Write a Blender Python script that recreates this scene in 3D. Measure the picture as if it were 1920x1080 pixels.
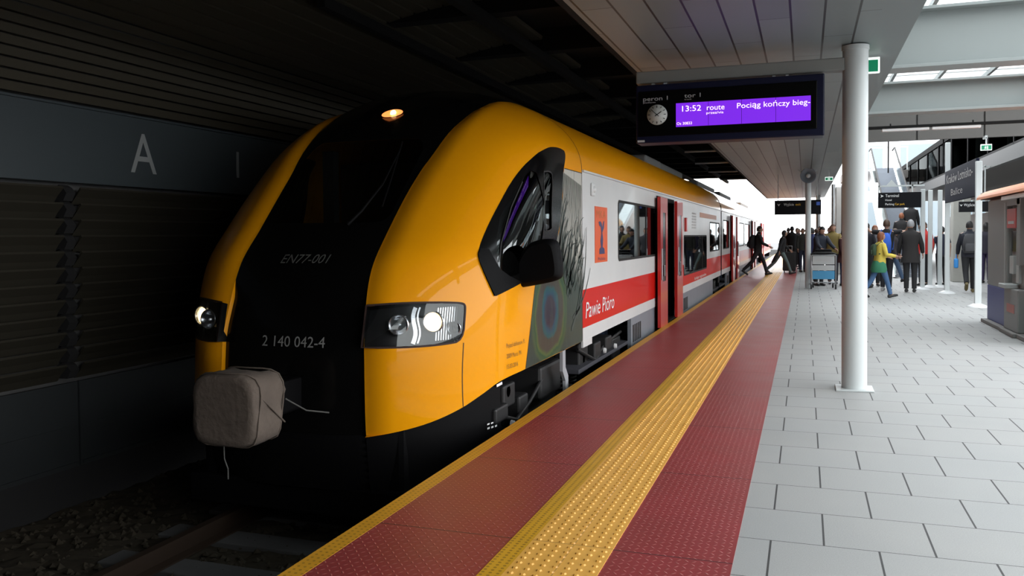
import bpy, bmesh, math, random
from math import sin, cos, tan, pi, sqrt, radians, degrees, atan2, asin, acos
from mathutils import Vector, Matrix, Euler
from mathutils.geometry import delaunay_2d_cdt
random.seed(7)
sc = bpy.context.scene
for o in list(bpy.data.objects): bpy.data.objects.remove(o)
COL = sc.collection

# ---------------------------------------------------------------- camera
EYE = 1.45
YAW, PITCH, ROLL, FPX = radians(19.198), radians(1.68), radians(0.46), 1580.0
fw = Vector((-sin(YAW)*cos(PITCH), cos(YAW)*cos(PITCH), -sin(PITCH)))
r0 = Vector((cos(YAW), sin(YAW), 0)); u0 = r0.cross(fw)
r1 = r0*cos(ROLL) - u0*sin(ROLL); u1 = u0*cos(ROLL) + r0*sin(ROLL)
cd = bpy.data.cameras.new('camera'); cam = bpy.data.objects.new('camera', cd); COL.objects.link(cam)
m = Matrix((r1, u1, -fw)).transposed().to_4x4(); m.translation = Vector((0, 0, EYE)); cam.matrix_world = m
cd.sensor_width = 36; cd.lens = 36*FPX/1920; cd.shift_y = -49.24/1920; cd.clip_start = .05; cd.clip_end = 500
sc.camera = cam

# ---------------------------------------------------------------- world, exposure
SKY = 3.0
w = bpy.data.worlds.new('overcast'); sc.world = w; w.use_nodes = True
nt = w.node_tree; nt.nodes.clear()
wo = nt.nodes.new('ShaderNodeOutputWorld'); bg = nt.nodes.new('ShaderNodeBackground')
tc = nt.nodes.new('ShaderNodeTexCoord'); no = nt.nodes.new('ShaderNodeTexNoise'); cr = nt.nodes.new('ShaderNodeValToRGB')
no.inputs['Scale'].default_value = 1.6; no.inputs['Detail'].default_value = 5
cr.color_ramp.elements[0].position = .3; cr.color_ramp.elements[0].color = (.80, .86, .93, 1)
cr.color_ramp.elements[1].position = .65; cr.color_ramp.elements[1].color = (1, 1, 1, 1)
nt.links.new(tc.outputs['Generated'], no.inputs['Vector']); nt.links.new(no.outputs['Fac'], cr.inputs['Fac'])
nt.links.new(cr.outputs['Color'], bg.inputs['Color']); bg.inputs['Strength'].default_value = SKY
nt.links.new(bg.outputs[0], wo.inputs[0])
def portal(name, loc, sx, sy, rot):
    l = bpy.data.lights.new(name, 'AREA'); l.shape = 'RECTANGLE'; l.size = sx; l.size_y = sy; l.energy = 1
    l.cycles.is_portal = True
    o = bpy.data.objects.new(name, l); COL.objects.link(o); o.location = loc; o.rotation_euler = rot
portal('skylight_portal', (2.78, 9.9, 5.0), 3.8, 28.2, (0, 0, 0))
portal('open_court_portal', (2.65, 35, 6.2), 3.7, 22.0, (0, 0, 0))
portal('far_end_portal', (-1.5, 60, 3.0), 14, 8, (radians(-90), 0, 0))
portal('side_portal', (4.85, 6.4, 1.95), 3.9, 21.6, (0, radians(90), 0))
sc.view_settings.view_transform = 'Standard'; sc.view_settings.look = 'None'
sc.view_settings.gamma = 1; sc.view_settings.exposure = 0.85; sc.view_settings.use_curve_mapping = False
try:
    sc.cycles.use_denoising = True; sc.cycles.max_bounces = 10; sc.cycles.diffuse_bounces = 5
    sc.cycles.glossy_bounces = 4; sc.cycles.transparent_max_bounces = 12; sc.cycles.sample_clamp_indirect = 6
    sc.cycles.caustics_reflective = False; sc.cycles.caustics_refractive = False
except Exception: pass

# ---------------------------------------------------------------- materials
def mat(name, col, rough=.6, metal=0., coat=0., emit=None, es=0., spec=.5, noise=0., nscale=8., bump=0., bscale=60.):
    M = bpy.data.materials.new(name); M.use_nodes = True; t = M.node_tree; b = t.nodes['Principled BSDF']
    c = tuple(col) + (1,)
    b.inputs['Base Color'].default_value = c; b.inputs['Roughness'].default_value = rough; b.inputs['Metallic'].default_value = metal
    b.inputs['Coat Weight'].default_value = coat; b.inputs['Coat Roughness'].default_value = .04; b.inputs['Specular IOR Level'].default_value = spec
    if emit: b.inputs['Emission Color'].default_value = tuple(emit)+(1,); b.inputs['Emission Strength'].default_value = es
    if noise or bump:
        tx = t.nodes.new('ShaderNodeTexCoord')
    if noise:
        n = t.nodes.new('ShaderNodeTexNoise'); n.inputs['Scale'].default_value = nscale; n.inputs['Detail'].default_value = 6
        h = t.nodes.new('ShaderNodeMix'); h.data_type = 'RGBA'
        h.inputs[6].default_value = tuple(max(0, x*(1-noise)) for x in col)+(1,); h.inputs[7].default_value = tuple(min(1, x*(1+noise)) for x in col)+(1,)
        t.links.new(tx.outputs['Object'], n.inputs['Vector']); t.links.new(n.outputs['Fac'], h.inputs[0]); t.links.new(h.outputs[2], b.inputs['Base Color'])
    if bump:
        n2 = t.nodes.new('ShaderNodeTexNoise'); n2.inputs['Scale'].default_value = bscale; n2.inputs['Detail'].default_value = 4
        bp = t.nodes.new('ShaderNodeBump'); bp.inputs['Strength'].default_value = bump; bp.inputs['Distance'].default_value = .01
        t.links.new(tx.outputs['Object'], n2.inputs['Vector']); t.links.new(n2.outputs['Fac'], bp.inputs['Height']); t.links.new(bp.outputs[0], b.inputs['Normal'])
    return M
def glass(name, tint=(.3, .32, .32), gl=.12):
    M = bpy.data.materials.new(name); M.use_nodes = True; t = M.node_tree; t.nodes.clear()
    out = t.nodes.new('ShaderNodeOutputMaterial'); mx = t.nodes.new('ShaderNodeMixShader'); tr = t.nodes.new('ShaderNodeBsdfTransparent')
    g = t.nodes.new('ShaderNodeBsdfGlossy'); f = t.nodes.new('ShaderNodeFresnel'); ge = t.nodes.new('ShaderNodeNewGeometry'); mi = t.nodes.new('ShaderNodeMapRange'); mi.inputs[3].default_value = 1.5; mi.inputs[4].default_value = 1/1.5; t.links.new(ge.outputs['Backfacing'], mi.inputs[0]); t.links.new(mi.outputs[0], f.inputs[0])
    a = t.nodes.new('ShaderNodeMath'); a.operation = 'ADD'; a.inputs[1].default_value = gl; a.use_clamp = True
    tr.inputs[0].default_value = tuple(tint)+(1,); g.inputs['Roughness'].default_value = .02; g.inputs[0].default_value = (.9, .95, .95, 1)
    t.links.new(f.outputs[0], a.inputs[0]); t.links.new(a.outputs[0], mx.inputs[0]); t.links.new(tr.outputs[0], mx.inputs[1]); t.links.new(g.outputs[0], mx.inputs[2]); t.links.new(mx.outputs[0], out.inputs[0])
    return M
class NT:
    """tiny node helper: object coordinates and math"""
    def __init__(s, M, coord='Object'):
        s.t = M.node_tree; s.b = s.t.nodes.get('Principled BSDF'); tx = s.t.nodes.new('ShaderNodeTexCoord'); sp = s.t.nodes.new('ShaderNodeSeparateXYZ')
        s.t.links.new(tx.outputs[coord], sp.inputs[0]); s.x, s.y, s.z = sp.outputs; s.vec = tx.outputs[coord]
    def m(s, op, *a):
        n = s.t.nodes.new('ShaderNodeMath'); n.operation = op
        for i, v in enumerate(a):
            if isinstance(v, (int, float)): n.inputs[i].default_value = v
            else: s.t.links.new(v, n.inputs[i])
        return n.outputs[0]
    def mix(s, f, a, b):
        n = s.t.nodes.new('ShaderNodeMix'); n.data_type = 'RGBA'
        for k, v in ((0, f), (6, a), (7, b)):
            if isinstance(v, (tuple, list)): n.inputs[k].default_value = tuple(v)+(1,) if len(v) == 3 else v
            elif isinstance(v, (int, float)): n.inputs[k].default_value = v
            else: s.t.links.new(v, n.inputs[k])
        return n.outputs[2]
    def noise(s, sc_, d=4, vec=None):
        n = s.t.nodes.new('ShaderNodeTexNoise'); n.inputs['Scale'].default_value = sc_; n.inputs['Detail'].default_value = d
        s.t.links.new(vec or s.vec, n.inputs['Vector']); return n.outputs['Fac']
    def between(s, v, a, b):
        return s.m('MULTIPLY', s.m('GREATER_THAN', v, a), s.m('LESS_THAN', v, b))
    def col(s, c): s.t.links.new(c, s.b.inputs['Base Color'])
    def rough(s, c): s.t.links.new(c, s.b.inputs['Roughness'])
    def bump(s, h, st=.5, d=.005):
        n = s.t.nodes.new('ShaderNodeBump'); n.inputs['Strength'].default_value = st; n.inputs['Distance'].default_value = d
        s.t.links.new(h, n.inputs['Height']); s.t.links.new(n.outputs[0], s.b.inputs['Normal'])

YEL = (.80, .318, .003)
m_yel = mat('train_yellow', YEL, .30, coat=.35, spec=.03)
m_blk = mat('gloss_black', (.003, .003, .003), .16, spec=.22)
m_matblk = mat('matt_black', (.0035, .0035, .004), .6, spec=.08)
m_dark = mat('under_grey', (.008, .008, .0085), .55, noise=.4, nscale=20)
m_white = mat('train_white', (.62, .63, .63), .3, coat=.1, spec=.3)
m_greyp = mat('train_grey', (.19, .21, .24), .45, noise=.15, nscale=3)
m_red = mat('train_red', (.50, .022, .018), .3, coat=.1)
m_rubber = mat('rubber', (.015, .015, .015), .8)
m_glass = glass('tinted_glass', (.16, .18, .18), .03)
m_wglass = glass('windscreen_glass', (.35, .38, .38), .0)
m_clear = glass('clear_glass', (.93, .95, .95), .0)
m_lens = glass('lamp_cover_glass', (.85, .87, .88), .0)
m_chrome = mat('chrome', (.7, .7, .72), .12, 1.)
m_steel = mat('brushed_steel', (.42, .43, .44), .35, .9)
m_pole = mat('painted_steel', (.50, .53, .53), .4)
m_beam = mat('beam_paint', (.29, .315, .31), .5)
m_ink = mat('white_ink', (.75, .75, .75), .6)
m_dimink = mat('grey_ink', (.45, .45, .45), .6)
m_brown = mat('brown_ink', (.16, .07, .01), .6)
m_canvas = mat('canvas', (.105, .082, .066), .9, noise=.35, nscale=7, bump=.8, bscale=22)
m_conc = mat('dark_concrete', (.10, .10, .10), .85, noise=.25, nscale=4, bump=.2)
m_blackbox = mat('cab_black', (.012, .012, .013), .8)

# white body side with its red band
m_side = mat('train_side_livery', (.6, .6, .6), .3, coat=.12, spec=.02)
n = NT(m_side)
band = n.between(n.z, .47, .88)
dirt = n.noise(.9, 5)
wht = n.mix(dirt, (.50, .52, .53), (.68, .68, .67))
n.col(n.mix(band, wht, (.54, .012, .008)))

# ---------------------------------------------------------------- mesh helpers
def new_mesh(name, verts, faces, M=None, smooth=False, mats=None, fm=None):
    me = bpy.data.meshes.new(name); me.from_pydata([tuple(v) for v in verts], [], faces)
    for x in (mats or ([M] if M else [])): me.materials.append(x)
    if fm:
        for p, i in zip(me.polygons, fm): p.material_index = i
    if smooth: me.polygons.foreach_set('use_smooth', [True]*len(me.polygons))
    me.update(); return me
def link(name, me, parent=None):
    o = bpy.data.objects.new(name, me); COL.objects.link(o)
    if parent:
        o.parent = parent
        if isinstance(parent, bpy.types.Object):
            mw = parent.get('_w', None)
            base = Vector(mw) if mw else Vector((0, 0, 0))
            o.location = -base if me.get('world', 1) else (0, 0, 0)
    return o
class B:
    """collects boxes, tubes, lofts into one mesh, in local or world coordinates"""
    def __init__(s): s.v = []; s.f = []; s.mi = []; s.cur = 0; s.sm = []
    def add(s, v, f, sm=False):
        k = len(s.v); s.v += [Vector(x) for x in v]; s.f += [tuple(i+k for i in q) for q in f]; s.mi += [s.cur]*len(f); s.sm += [sm]*len(f); return s
    def box(s, a, b, bev=0.):
        (x0, y0, z0), (x1, y1, z1) = a, b
        if bev <= 0:
            return s.add([(x0,y0,z0),(x1,y0,z0),(x1,y1,z0),(x0,y1,z0),(x0,y0,z1),(x1,y0,z1),(x1,y1,z1),(x0,y1,z1)], [(0,3,2,1),(4,5,6,7),(0,1,5,4),(1,2,6,5),(2,3,7,6),(3,0,4,7)])
        bm = bmesh.new(); bmesh.ops.create_cube(bm, size=1)
        for v in bm.verts: v.co = Vector(((x0+x1)/2+v.co.x*(x1-x0), (y0+y1)/2+v.co.y*(y1-y0), (z0+z1)/2+v.co.z*(z1-z0)))
        bmesh.ops.bevel(bm, geom=list(bm.edges), offset=bev, segments=2, affect='EDGES', profile=.5)
        s.bm(bm); return s
    def bm(s, bm, sm=False):
        bm.verts.index_update(); s.add([v.co.copy() for v in bm.verts], [tuple(v.index for v in f.verts) for f in bm.faces], sm); bm.free()
    def obox(s, c, ax, ay, az):
        """oriented box: centre and three half-axis vectors"""
        c, ax, ay, az = map(Vector, (c, ax, ay, az)); P = [c+i*ax+j*ay+k*az for k in (-1,1) for (i, j) in ((-1,-1),(1,-1),(1,1),(-1,1))]
        return s.add(P, [(0,3,2,1),(4,5,6,7),(0,1,5,4),(1,2,6,5),(2,3,7,6),(3,0,4,7)])
    def tube(s, pts, rad, n=10, cap=True, flat=1.):
        pts = [Vector(p) for p in pts]
        if isinstance(rad, (int, float)): rad = [rad]*len(pts)
        V = []; up = None
        for i, p in enumerate(pts):
            d = (pts[min(i+1, len(pts)-1)]-pts[max(i-1, 0)]).normalized()
            if up is None: up = Vector((0, 0, 1)) if abs(d.z) < .9 else Vector((0, 1, 0))
            a = d.cross(up).normalized(); b = a.cross(d).normalized(); up = b
            for k in range(n):
                t = 2*pi*k/n; V.append(p + a*cos(t)*rad[i] + b*sin(t)*rad[i]*flat)
        Fc = [(i*n+k, i*n+(k+1) % n, (i+1)*n+(k+1) % n, (i+1)*n+k) for i in range(len(pts)-1) for k in range(n)]
        k0 = len(s.v); s.add(V, Fc, True)
        if cap: s.add(V[:n], [tuple(range(n))[::-1]]); s.add(V[-n:], [tuple(range(n))])
        return s
    def rings(s, R, cap=True):
        """R: list of rings (equal length lists of points)"""
        n = len(R[0]); V = [p for r in R for p in r]
        s.add(V, [(i*n+k, i*n+(k+1) % n, (i+1)*n+(k+1) % n, (i+1)*n+k) for i in range(len(R)-1) for k in range(n)], True)
        if cap: s.add(R[0], [tuple(range(n))[::-1]]); s.add(R[-1], [tuple(range(n))])
        return s
    def lathe(s, prof, c, axis, n=24, cap=False):
        axis = Vector(axis).normalized(); u = axis.orthogonal().normalized(); w_ = axis.cross(u); c = Vector(c)
        R = [[c+axis*h+(u*cos(2*pi*k/n)+w_*sin(2*pi*k/n))*r for k in range(n)] for (r, h) in prof]
        return s.rings(R, cap)
    def prism(s, poly, o, ax, ay, ext):
        """2-D polygon in plane (o, ax, ay) extruded by vector ext"""
        o, ax, ay, ext = map(Vector, (o, ax, ay, ext)); n = len(poly); P = [o+ax*a+ay*b for a, b in poly]
        s.add(P+[p+ext for p in P], [tuple(range(n)), tuple(range(2*n-1, n-1, -1))]+[(i, i+n, (i+1) % n+n, (i+1) % n) for i in range(n)]); return s
    def build(s, name, M, parent=None, fix=True, local=False):
        me = new_mesh(name, s.v, s.f, mats=M if isinstance(M, list) else [M], fm=s.mi)
        if local: me['world'] = 0
        me.polygons.foreach_set('use_smooth', s.sm)
        if fix:
            bm = bmesh.new(); bm.from_mesh(me); bmesh.ops.recalc_face_normals(bm, faces=bm.faces); bm.to_mesh(me); bm.free()
        return link(name, me, parent)
def tag(o, label=None, cat=None, group=None, kind=None):
    if label: o['label'] = label
    if cat: o['category'] = cat
    if group: o['group'] = group
    if kind: o['kind'] = kind
    return o
def empty(name, loc, label=None, cat=None, group=None):
    o = bpy.data.objects.new(name, None); COL.objects.link(o); o.location = loc; o['_w'] = [float(x) for x in loc]; o.empty_display_size = .2
    return tag(o, label, cat, group)
def struct(name, b, M, parent=None):
    o = b.build(name, M, parent); o['kind'] = 'structure' if parent is None else None
    if parent is not None: del o['kind']
    return o
_tc = {}
def text_geo(s, size=1., font=None, res=3):
    k = (s, res)
    if k not in _tc:
        c = bpy.data.curves.new('t', 'FONT'); c.body = s; c.size = 1; c.resolution_u = res; c.align_x = 'LEFT'
        o = bpy.data.objects.new('t', c); COL.objects.link(o); dg = bpy.context.evaluated_depsgraph_get()
        me = bpy.data.meshes.new_from_object(o.evaluated_get(dg)); _tc[k] = ([v.co.copy() for v in me.vertices], [tuple(p.vertices) for p in me.polygons])
        bpy.data.objects.remove(o); bpy.data.curves.remove(c); bpy.data.meshes.remove(me)
    return _tc[k]
def text(b, s, fn, w=None, h=None, shear=0., cx=False):
    """add text to collector b; (x,y) in metres mapped through fn; w fits the width, h the cap height"""
    V, Fc = text_geo(s)
    if not V: return b
    x0 = min(v.x for v in V); x1 = max(v.x for v in V)
    ky = (h/.70) if h else 1; kx = (w/(x1-x0)) if w else ky
    P = [fn((v.x-x0-(.5*(x1-x0) if cx else 0))*kx + v.y*ky*shear, v.y*ky) for v in V]
    return b.add(P, Fc)
# ---------------------------------------------------------------- the platform and the hall
m_pave = mat('granite_paving', (.4, .4, .4), .72)
n = NT(m_pave)
PT = .474
row = n.m('FLOOR', n.m('DIVIDE', n.m('ADD', n.y, 20.03), PT))
fy = n.m('FRACT', n.m('DIVIDE', n.m('ADD', n.y, 20.03), PT))
sh = n.m('MULTIPLY', n.m('MODULO', row, 2), .5)
ux = n.m('ADD', n.m('DIVIDE', n.m('ADD', n.x, 20.06), PT), sh); fx = n.m('FRACT', ux); cx_ = n.m('FLOOR', ux)
jy = n.m('LESS_THAN', n.m('MINIMUM', fy, n.m('SUBTRACT', 1., fy)), .006); jx = n.m('LESS_THAN', n.m('MINIMUM', fx, n.m('SUBTRACT', 1., fx)), .010)
joint = n.m('MAXIMUM', jy, jx)
cmb = n.t.nodes.new('ShaderNodeCombineXYZ'); n.t.links.new(cx_, cmb.inputs[0]); n.t.links.new(row, cmb.inputs[1])
wn = n.t.nodes.new('ShaderNodeTexWhiteNoise'); n.t.links.new(cmb.outputs[0], wn.inputs[0])
spk = n.noise(170, 3); big = n.noise(1.3, 4)
c = n.mix(spk, (.165, .17, .165), (.40, .405, .40)); c = n.mix(n.m('MULTIPLY', wn.outputs['Value'], .22), c, (.30, .32, .33)); c = n.mix(n.m('MULTIPLY', big, .25), c, (.50, .47, .44))
n.col(n.mix(joint, c, (.035, .035, .035))); n.bump(n.m('SUBTRACT', 1., joint), .6, .004)
n.rough(n.mix(spk, (.5, .5, .5), (.8, .8, .8)))

m_redp = mat('red_stud_panel', (.3, .1, .1), .36, spec=.3)
n = NT(m_redp)
s_ = .034
a = n.m('DIVIDE', n.m('ADD', n.x, 10.), s_); bb = n.m('DIVIDE', n.m('ADD', n.y, 20.), s_*1.15)
par = n.m('MODULO', n.m('ADD', n.m('FLOOR', a), n.m('FLOOR', bb)), 2)
la = n.m('SUBTRACT', n.m('FRACT', a), .5); lb = n.m('SUBTRACT', n.m('FRACT', bb), .5)
sg = n.m('SUBTRACT', n.m('MULTIPLY', par, 2), 1)
p_ = n.m('ADD', la, n.m('MULTIPLY', lb, sg)); q_ = n.m('SUBTRACT', la, n.m('MULTIPLY', lb, sg))
e_ = n.m('ADD', n.m('POWER', n.m('DIVIDE', p_, .56), 2), n.m('POWER', n.m('DIVIDE', q_, .19), 2))
stud = n.m('SUBTRACT', 1., e_); stud = n.m('MAXIMUM', stud, 0.)
seam = n.m('LESS_THAN', n.m('FRACT', n.m('DIVIDE', n.m('ADD', n.y, 20.52), 1.35)), .007)
wear = n.noise(2.2, 5)
base = n.mix(wear, (.20, .036, .032), (.29, .040, .044)); base = n.mix(n.m('MULTIPLY', stud, .62), base, (.46, .17, .15))
n.col(n.mix(seam, base, (.06, .02, .02))); n.bump(stud, .55, .003)
n.rough(n.mix(wear, (.34,)*3, (.46,)*3))
def tact(name, colr, sx, sy, seamw, rad):
    M = mat(name, colr, .45)
    n = NT(M); a = n.m('SUBTRACT', n.m('FRACT', n.m('DIVIDE', n.m('ADD', n.x, 10.), sx)), .5); b_ = n.m('SUBTRACT', n.m('FRACT', n.m('DIVIDE', n.m('ADD', n.y, 20.), sy)), .5)
    d = n.m('ADD', n.m('POWER', n.m('MULTIPLY', a, sx), 2), n.m('POWER', n.m('MULTIPLY', b_, sy), 2)); hole = n.m('LESS_THAN', d, rad*rad)
    wr = n.noise(5, 5); base = n.mix(wr, tuple(x*.85 for x in colr), tuple(x*1.12 for x in colr))
    n.col(n.mix(n.m('MULTIPLY', hole, .55), base, (.05, .03, .01))); n.bump(n.m('SUBTRACT', 1., hole), .6, .003); return M
m_edge = tact('yellow_edge', (.62, .30, .020), .032, .036, 0, .007)
m_fine = tact('yellow_fine_strip', (.60, .32, .018), .034, .030, 0, .008)
m_tact = mat('tactile_yellow', (.60, .32, .07), .45)
n = NT(m_tact)
sm_ = n.m('MAXIMUM', n.m('LESS_THAN', n.m('FRACT', n.m('DIVIDE', n.m('ADD', n.y, 20.52), 1.35)), .006), n.m('LESS_THAN', n.m('ABSOLUTE', n.m('ADD', n.x, 1.02)), .003))
wr = n.noise(6, 5); n.col(n.mix(n.m('MULTIPLY', sm_, .5), n.mix(wr, (.66, .33, .055), (.85, .46, .10)), (.2, .1, .03)))
XE, XP = -2.14, -.30           # platform edge, start of the paving
b = B().box((XP, -10, -1.1), (12, 110, 0)); struct('floor', b, m_pave)
b = B().box((XE+.10, -10, -.3), (XP, 110, .003)); struct('trim_1', b, m_redp)
b = B().box((XE, -10, -.25), (XE+.10, 110, .004)); struct('trim_2', b, m_edge)
b = B().box((XE+.14, -10, -1.1), (XP-.001, 110, -.3)); struct('wall_platform_face', b, m_conc)
b = B().box((-1.325, -10, 0), (-1.225, 110, .006)); struct('trim_3', b, m_fine)
b = B().box((-1.225, -10, 0), (-.835, 110, .006))
ys = []; y = 2.9
while y < 34: ys.append(y); y += .06
for y in ys:
    for k in range(7):
        x = -1.195 + k*.055; r_ = .0145; t_ = .009
        V = [(x+r_*cos(a), y+r_*sin(a), .006) for a in [pi/3*i for i in range(6)]] + [(x+t_*cos(a), y+t_*sin(a), .0115) for a in [pi/3*i for i in range(6)]]
        b.add(V, [(i, (i+1) % 6, (i+1) % 6+6, i+6) for i in range(6)]+[(6, 7, 8, 9, 10, 11)])
struct('trim_4', b, m_tact)

# track bed
m_bal = mat('ballast', (.05, .042, .03), .95, spec=.2, noise=.5, nscale=25)
random.seed(3)
b = B(); nx, ny = 34, 150
V = [(-6.25+4.22*i/nx, -3+16*j/ny, -.96+random.uniform(-.02, .02)) for j in range(ny+1) for i in range(nx+1)]
b.add(V, [(j*(nx+1)+i, j*(nx+1)+i+1, (j+1)*(nx+1)+i+1, (j+1)*(nx+1)+i) for j in range(ny) for i in range(nx)])
b.box((-6.29, -9.99, -1.2), (-2.01, 110, -1.0))
for k in range(3600):
    x = random.uniform(-6.2, -2.1); y = random.uniform(1.2, 9.5)
    if abs(abs(x+3.68)-.75) < .09: continue
    r_ = random.uniform(.018, .042); z = -.955; q = random.uniform(0, 6)
    P = []
    for (px, py, pz) in ((1,0,0),(-1,0,0),(0,1,0),(0,-1,0),(0,0,1),(0,0,-1)):
        f = r_*random.uniform(.7, 1.3); P.append((x+f*(px*cos(q)-py*sin(q)), y+f*(px*sin(q)+py*cos(q)), z+f*pz*.8))
    b.add(P, [(0,2,4),(2,1,4),(1,3,4),(3,0,4),(2,0,5),(1,2,5),(3,1,5),(0,3,5)])
o = b.build('ballast', m_bal); tag(o, 'dark crushed stone ballast of the track bed left of the platform', 'ballast', kind='stuff')
m_rail = mat('rail_steel', (.08, .055, .04), .5, .6)
for s_, lb in ((-1, 'steel rail on the wall side of the track'), (1, 'steel rail on the platform side of the track')):
    X = -3.68+s_*.75
    pr = [(-.07, 0), (.07, 0), (.07, .012), (.012, .03), (.012, .11), (.036, .12), (.036, .155), (-.036, .155), (-.036, .12), (-.012, .11), (-.012, .03), (-.07, .012)]
    o = B().prism(pr, (X, -9, -.925), (1, 0, 0), (0, 0, 1), (0, 100, 0)).build('rail', m_rail); tag(o, lb, 'rail')
pr = None
for k in range(13):
    y = .6+k*.62
    me = B().box((-4.95, y-.13, -1.0), (-2.41, y+.13, -.926), .01)
    o = me.build('sleeper', m_conc); tag(o, 'concrete sleeper lying across the dark track bed under the rails', 'sleeper', 'concrete sleepers under the rails')

# left wall: sign band, louvres, base panels
m_loft = mat('louvre', (.034, .031, .023), .6, spec=.2); m_wpan = mat('base_panel', (.028, .032, .034), .5, spec=.25, noise=.12, nscale=2)
m_band = mat('sign_band', (.055, .068, .075), .38, spec=.3)
XW = -6.30
struct('wall_left', B().box((XW-.5, -10, -1.2), (XW-.16, 60, 4.6)), m_conc)
struct('wall_left_filler', B().box((XW-.15, -10, -1.3), (XW-.02, 110, -.60)), m_blackbox)  # added black filler, closes the gap that let sky light in below
b = B()
for k, y0 in enumerate([-10+3.02*i+.86 for i in range(16)]):
    b.box((XW-.03, y0+.01, -.62), (XW, y0+3.01, .16)); 
    b.box((XW-.0, y0+.03, -.25), (XW+.006, y0+2.99, -.235))
    b.box((XW-.005, y0+.03, -.60), (XW+.015, y0+2.99, -.575))
struct('trim_5', b, m_wpan)
b = B().box((XW-.06, -10, 1.995), (XW+.02, 60, 2.66)); b.box((XW-.06, -10, 2.66), (XW+.05, 60, 2.68)); b.box((XW-.06, -10, 1.975), (XW+.05, 60, 1.997)); struct('trim_6', b, m_band)
b = B()
def louvre(b, y0, y1, z0, z1, x, n_, tilt=.5):
    h = (z1-z0)/n_
    for k in range(n_):
        zc = z0+h*(k+.5)
        b.prism([(-.07, -h*.62), (-.055, -h*.66), (.06, h*.42), (.07, h*.30)][::1], (x-.02, y0, zc), (1, 0, 0), (0, 0, 1), (0, y1-y0, 0))
    return b
for i in range(14):
    y0 = -8.9+4.95*i
    louvre(b, y0+.06, y0+4.82, .20, 1.95, XW-.02, 12)
struct('trim_7', b, m_loft)
b = B()
for i in range(15):
    y0 = -8.9+4.95*i
    for k in range(12):
        zc = .2+1.75/12*(k+.5)
        b.prism([(-.11, -.07), (.03, -.07), (.07, .0), (.03, .05), (-.02, .075), (-.11, .03)], (XW-.02, y0-.12, zc), (1, 0, 0), (0, 0, 1), (0, .10, 0))
struct('trim_8', b, m_blackbox)
m_upl = mat('upper_slats', (.05, .044, .031), .7, spec=.2)
b = B()
pts = []
for k in range(26):
    t = k/25.
    if t < .35: x, z, an = XW-.02, 2.72+.85*t/.35, 0
    else:
        q = (t-.35)/.65; x, z, an = XW+2.75*q**1.2, 3.57+.72*sin(q*pi/2), 1
    pts.append((x, z))
for i in range(len(pts)-1):
    (x0, z0), (x1, z1) = pts[i], pts[i+1]
    L = sqrt((x1-x0)**2+(z1-z0)**2); dx, dz = (x1-x0)/L, (z1-z0)/L
    b.prism([(0, 0), (L*.80, -.0), (L*.86, -.05), (0, -.045)], (x0, -10, z0), (dx, 0, dz), (dz*-1*-1, 0, -dx), (0, 30 if i > 8 else 70, 0))
struct('trim_9', b, m_upl)
# letters of the band
b = B(); text(b, 'A', lambda x, y: (XW+.024, 6.63+x, 2.12+y), w=.35, h=.40)
m_let = mat('band_letter', (.30, .32, .32), .6)
o = b.build('platform_letter', m_let); tag(o, 'grey capital letter A on the dark sign band of the tunnel wall', 'letter')
b = B().box((XW+.021, 8.27, 2.17), (XW+.027, 8.31, 2.47)); o = b.build('platform_mark', m_let); tag(o, 'thin grey vertical stroke on the dark sign band left of the train', 'sign mark')

# roof over the track and an added end wall that blocks light
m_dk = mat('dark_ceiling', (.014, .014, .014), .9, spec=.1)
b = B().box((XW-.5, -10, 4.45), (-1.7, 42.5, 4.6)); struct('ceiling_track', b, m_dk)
b = B()
for y in [9.5+2.2*k for k in range(15)]: b.box((-5.6, y, 4.12), (-1.72, y+.22, 4.45))
for x in (-5.0, -3.6, -2.3): b.box((x, 8, 3.95), (x+.10, 42, 4.07))
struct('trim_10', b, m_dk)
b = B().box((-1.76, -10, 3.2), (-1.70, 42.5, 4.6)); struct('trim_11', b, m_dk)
struct('wall_back_blocker', B().box((-7, -10.3, -1.3), (4.9, -10, 4.6)), m_conc)  # unseen wall behind the camera, added to keep light off the left side
# canopy ceiling with plank joints
m_cei = mat('ceiling_planks', (.22, .215, .21), .45)
n = NT(m_cei)
u_ = n.m('DIVIDE', n.m('ADD', n.x, 10.098), .256); fu = n.m('FRACT', u_); ci = n.m('FLOOR', u_)
jx = n.m('LESS_THAN', n.m('MINIMUM', fu, n.m('SUBTRACT', 1., fu)), .035)
v_ = n.m('ADD', n.m('DIVIDE', n.m('ADD', n.y, 20.), 2.4), n.m('MULTIPLY', n.m('MODULO', ci, 3), .333)); fv = n.m('FRACT', v_)
jv = n.m('LESS_THAN', fv, .004); inn = n.m('LESS_THAN', n.x, .56)
jj = n.m('MULTIPLY', n.m('MAXIMUM', jx, jv), inn)
cm = n.t.nodes.new('ShaderNodeCombineXYZ'); n.t.links.new(ci, cm.inputs[0]); n.t.links.new(n.m('FLOOR', v_), cm.inputs[1])
wn = n.t.nodes.new('ShaderNodeTexWhiteNoise'); n.t.links.new(cm.outputs[0], wn.inputs[0])
cc = n.mix(wn.outputs['Value'], (.155, .185, .185), (.20, .23, .23))
n.col(n.mix(jj, cc, (.008, .008, .008))); n.bump(n.m('SUBTRACT', 1., jj), .8, .01)
b = B().box((-1.70, -10, 3.2), (.80, 42.5, 3.32)); struct('ceiling', b, m_cei)
b = B().box((.80, -10, 3.205), (.86, 42.5, 4.3)); struct('trim_12', b, m_cei)
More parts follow.
